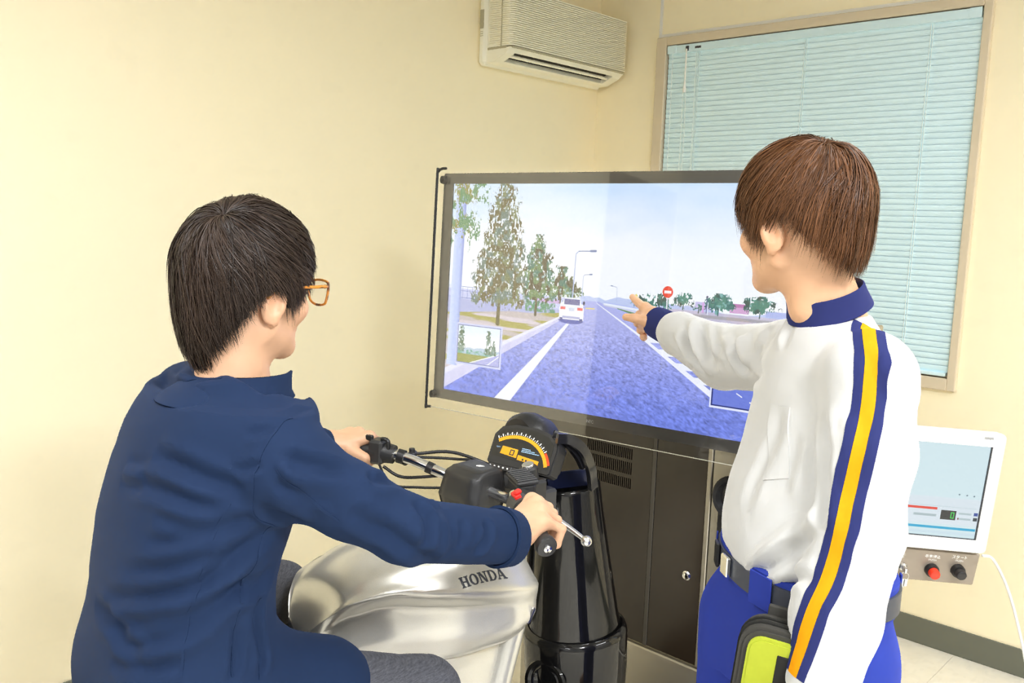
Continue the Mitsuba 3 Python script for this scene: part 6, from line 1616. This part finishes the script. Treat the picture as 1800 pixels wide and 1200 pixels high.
if len(ST):
    add('person_001__sweatshirt__stripe', ribbon(sw, ST, .047, .0012, 9, 8), 'mat_navy', smooth=45)
    add('person_001__sweatshirt__stripe_001', ribbon(sw, ST, .0185, .0022, 5, 8), 'mat_yellow', smooth=45)
    tag('person_001__sweatshirt__stripe', 'navy stripe down the sleeve'); tag('person_001__sweatshirt__stripe_001', 'yellow stripe down the sleeve')
arm = smooth_path([s_shR + V(0, 0, .01), s_elR, we, s_elR + (s_wrR - s_elR) * .73], 6)
rl = np.interp(np.linspace(0, 1, len(arm)), [0, .5, .85, 1], [.072, .072, .058, .042])
at_ = unit_rows(np.gradient(arm, axis=0)); vw = unit_rows(arm - EYE); far = unit_rows(vw - at_ * (vw * at_).sum(1, keepdims=True)); upn = np.cross(at_, far); upn = np.where(upn[:, 2:] > 0, upn, -upn)
ln2 = arm + (upn * .80 + far * .60) * rl[:, None]
add('person_001__sweatshirt__stripe_002', ribbon(sw, ln2, .046, .0012, 9, 3), 'mat_navy', smooth=45)
add('person_001__sweatshirt__stripe_003', ribbon(sw, ln2, .0185, .0022, 5, 3), 'mat_yellow', smooth=45)


def neckring(c, axis, prof, n=48):
    x = unit(np.cross(axis, SF_)); y = np.cross(x, axis); y = -y if y @ SF_ < 0 else y
    a = np.linspace(0, 2 * np.pi, n, endpoint=False)
    return loft([[c + axis * h + x * w * np.cos(t) + y * d * np.sin(t) for t in a] for h, w, d in prof], True, False)
nr = neckring(c0, axn, [(.012, .059, .059), (.036, .0590, .0590), (.040, .0610, .0610), (.038, .0632, .0632), (.024, .0655, .0650), (.010, .0690, .0685), (.002, .0710, .070), (.000, .068, .067)])
if nr.volume < 0: nr.invert()
add('person_001__sweatshirt__collar', nr, 'mat_navy', smooth=50)
def cuff2(el, wr, t0, t1, r):
    d = unit(wr - el); a = el + (wr - el) * t0; b = el + (wr - el) * t1; L = np.linalg.norm(b - a)
    return lathe([(r - .004, 0), (r + .001, .002), (r + .0025, L * .3), (r + .001, L * .8), (r - .001, L), (r - .003, L + .001), (r - .005, L - .01)], a, b, 36)
add('person_001__sweatshirt__cuff', cuff2(s_elR, s_wrR, .72, 1.0, .0365), 'mat_navy', smooth=50)
add('person_001__sweatshirt__cuff_001', cuff2(s_elL, s_wrL, .86, 1.06, .0385), 'mat_navy', smooth=50)
PK = [V(2.0643, -2.1258, 1.2676), V(2.1110, -2.1530, 1.2733), V(2.1337, -2.1942, 1.1708), V(2.0887, -2.1808, 1.1534)]
if len(PK): add('person_001__sweatshirt__pocket', patch(sw, PK, .0022), 'mat_sweat', smooth=40)
# trousers, belt
mat('mat_trouser', srgb(38, 54, 140), rough=.8, spec=.2, sheen=.25, bump=lambda p, n, uv: mikit.fbm(p.x * 50, p.y * 50, p.z * 50, 3), bump_scale=.0012, eps=4e-4)
mat('mat_belt', [.035, .04, .055], rough=.4)
ZW = s_waist[2]
lo = np.min([s_anL, s_anR, s_pel - V(.2, .2, 0)], 0) - .08; lo[2] = .02; hi = np.max([s_anL, s_anR, s_pel + V(.2, .2, 0)], 0) + .08; hi[2] = ZW + .06
Q = Vol(lo, hi, .0065)
wc = V(s_waist[0], s_waist[1], 0)
Q.put(Q.loft([V(wc[0], wc[1], ZW + .030), V(wc[0], wc[1], ZW - .03), V(wc[0], wc[1], .90), V(wc[0], wc[1], .80)], [.168, .170, .184, .186], [.112, .115, .124, .120], SL_, SF_, 2.3))
for hp, kn, an in ((s_hipL, s_knL, s_anL), (s_hipR, s_knR, s_anR)):
    Q.put(Q.cone(hp, kn, .100, .080), .03); Q.put(Q.cone(kn, an + V(0, 0, .01), .080, .078), .02)
for s in (-1, 1): Q.put(Q.cone(s_pel + SL_ * s * .10 + SF_ * .052 - V(0, 0, .04), s_pel + SL_ * s * .11 + SF_ * .045 - V(0, 0, .30), .075, .075), .04)
pants = ripple(Q.mesh(6), .004, (9, 9, 5), 4)
pants = folds(pants, [([s_pel + SL_ * .105 + SF_ * .130 + V(0, 0, .00), s_pel + SL_ * .115 + SF_ * .127 - V(0, 0, .12), s_pel + SL_ * .12 + SF_ * .12 - V(0, 0, .34)], .006, .004)])
pants = trimesh.intersections.slice_mesh_plane(pants, V(0, 0, -1), V(0, 0, ZW + .022)); pants = trimesh.Trimesh(pants.vertices, pants.faces, process=True)
add('person_001__trousers', pants, 'mat_trouser', smooth=True)
tag('person_001__trousers', 'bright blue trousers')
def oval(a, b, z, n=72, k=2.3, e=0):
    t = np.linspace(0, 2 * np.pi, n, endpoint=False); c, s = np.cos(t), np.sin(t)
    return wc + SL_ * ((a + e) * np.sign(c) * np.abs(c) ** (2 / k))[:, None] + SF_ * ((b + e) * np.sign(s) * np.abs(s) ** (2 / k))[:, None] + V(0, 0, z)
def band(e0, e1, z0, z1):
    r = loft([oval(.168, .112, z0, e=e0), oval(.168, .112, z0 + .001, e=e1), oval(.168, .112, z1 - .001, e=e1), oval(.168, .112, z1, e=e0), oval(.168, .112, z1, e=-.012), oval(.168, .112, z0, e=-.012)], True, False)
    if r.volume < 0: r.invert()
    return r
wbz = band(.006, .009, ZW - .022, ZW + .030)
add('person_001__trousers__waistband', wbz, 'mat_trouser', smooth=40)
add('person_001__belt', band(.010, .0125, ZW - .016, ZW + .020), 'mat_belt', smooth=40)
def on_belt(ang, e, z):
    t = math.radians(ang); c, s = math.cos(t), math.sin(t); k = 2 / 2.3
    return wc + SL_ * ((.168 + e) * np.sign(c) * abs(c) ** k) + SF_ * ((.112 + e) * np.sign(s) * abs(s) ** k) + V(0, 0, z)
def belt_piece(ang, w, h, th, e, c=.002):
    p = on_belt(ang, e, ZW + .002); q = on_belt(ang + 2, e, ZW + .002); a = unit(q - p); n = np.cross(a, V(0, 0, 1)); n = n if n @ (p - wc - V(0, 0, p[2])) > 0 else -n
    return at(bx((-w / 2, -h / 2, 0), (w / 2, h / 2, th), c), frame(p, a, (0, 0, 1), n))
add('person_001__belt__buckle', cat(belt_piece(95, .030, .034, .008, .013), ), 'mat_chrome')
add('person_001__belt__buckle_001', belt_piece(112, .028, .042, .006, .013), 'mat_black')
for ang, wl_ in ((66, .050), (14, .011), (-60, .011), (-120, .011), (124, .011), (170, .011)):
    add(nxt('person_001__trousers__belt_loop'), belt_piece(ang, wl_, .054, .003, .0128, .001), 'mat_trouser')
for z, k in ((s_anL, 0), (s_anR, 1)):
    add(nxt('person_001__shoe'), shoe(z + V(0, 0, .002), SF_), 'mat_black', smooth=50)
tag('person_001', 'standing person with reddish brown hair and white sweatshirt, pointing at the screen', 'person')

# waist pouch at the left hip
mat('mat_lime', srgb(158, 168, 48), rough=.75, spec=.2, bump=lambda p, n, uv: mikit.fbm(p.x * 60, p.y * 60, p.z * 60, 3), bump_scale=.002, eps=5e-4)
mat('mat_pouch', [.045, .043, .038], rough=.7, spec=.2)
mat('mat_velcro', [.022, .022, .020], rough=.95, spec=.1)
pouch_n = unit(SL_ + SF_ * .65); px_ = unit(np.cross(V(0, 0, 1), pouch_n)); px_ = px_ if px_ @ SF_ < 0 else -px_     # px_: towards the back
pz_ = unit(V(0, 0, 1) * .985 + pouch_n * .10 + px_ * .10); pz_ = unit(pz_ - pouch_n * 0)
pouch_n = unit(np.cross(px_, pz_)); pouch_n = pouch_n if pouch_n @ SL_ > 0 else -pouch_n
px_ = unit(np.cross(pz_, pouch_n))
if px_ @ SF_ > 0: px_ = -px_
POO = on_belt(35, .030, ZW - .010)
PM = frame(POO, px_, pz_, pouch_n)
PW, PHh, PD = .160, .200, .050
shape = rrect(PW, PHh, .035, -PW / 2, -PHh)
def pad_box(poly, z0, z1, ins, crown):
    o = [poly.buffer(-ins), poly, poly, poly.buffer(-ins)]
    return cat(extr(poly, z1 - z0 - 2 * ins * .6, frame((0, 0, z0 + ins * .6), (1, 0, 0), (0, 1, 0), (0, 0, 1))), extr(o[0], z1 - z0, frame((0, 0, z0), (1, 0, 0), (0, 1, 0), (0, 0, 1))))
add('waist_pouch__body', at(pad_box(shape, .004, PD, .006, 0), PM), 'mat_pouch', smooth=35)
ring_ = shape.buffer(.003).difference(shape.buffer(-.004))
add('waist_pouch__zipper', at(cat(extr(ring_, .006, frame((0, 0, PD * .62), (1, 0, 0), (0, 1, 0), (0, 0, 1))), extr(ring_, .004, frame((0, 0, PD * .40), (1, 0, 0), (0, 1, 0), (0, 0, 1)))), PM), 'mat_velcro')
front = shape.buffer(-.013)
fm_ = extr(front.segmentize(.012), .007, frame((0, 0, PD - .001), (1, 0, 0), (0, 1, 0), (0, 0, 1)))
add('waist_pouch__front_panel', at(cat(fm_, extr(front.buffer(-.004), .0085, frame((0, 0, PD - .001), (1, 0, 0), (0, 1, 0), (0, 0, 1)))), PM), 'mat_lime')
add('waist_pouch__hook_patch', at(bx((-.024, -.090, PD + .004), (.022, -.032, PD + .0095), .001), PM), 'mat_velcro')
add('waist_pouch__belt_strap', cat(tube(smooth_path([(PM @ V(-.015, -.008, .012, 1))[:3], (PM @ V(-.012, .026, .014, 1))[:3], (PM @ V(.004, .036, .010, 1))[:3], (PM @ V(.026, .022, .016, 1))[:3], (PM @ V(.034, -.004, .022, 1))[:3]], 8), .0075, 10), at(bx((-.05, -.02, -.002), (.05, .014, .006), .002), PM)), 'mat_pouch', smooth=45)
add('waist_pouch__hook', tube(smooth_path([(PM @ V(.018, .018, .018, 1))[:3], (PM @ V(.030, .012, .026, 1))[:3], (PM @ V(.040, .0, .028, 1))[:3]], 6), .002, 8), 'mat_alu', smooth=45)
tag('waist_pouch', 'lime green and dark grey pouch hanging from the standing person\'s belt', 'pouch')
for k, l in (('person__hair', 'dark brown layered hair'), ('person_001__hair', 'reddish brown short hair'), ('person_001__belt__buckle', 'silver buckle'), ('person_001__sweatshirt__collar', 'navy ribbed collar'), ('person_001__sweatshirt__cuff', 'navy cuff'),
             ('motorcycle__handlebar', 'chrome handlebar tube'), ('motorcycle__switch_box_001__kill_switch', 'red kill switch'), ('motorcycle__grip', 'black rubber grip'), ('waist_pouch__front_panel', 'lime green front'), ('air_conditioner__air_outlet', 'dark air outlet')):
    if k in scene: tag(k, l)
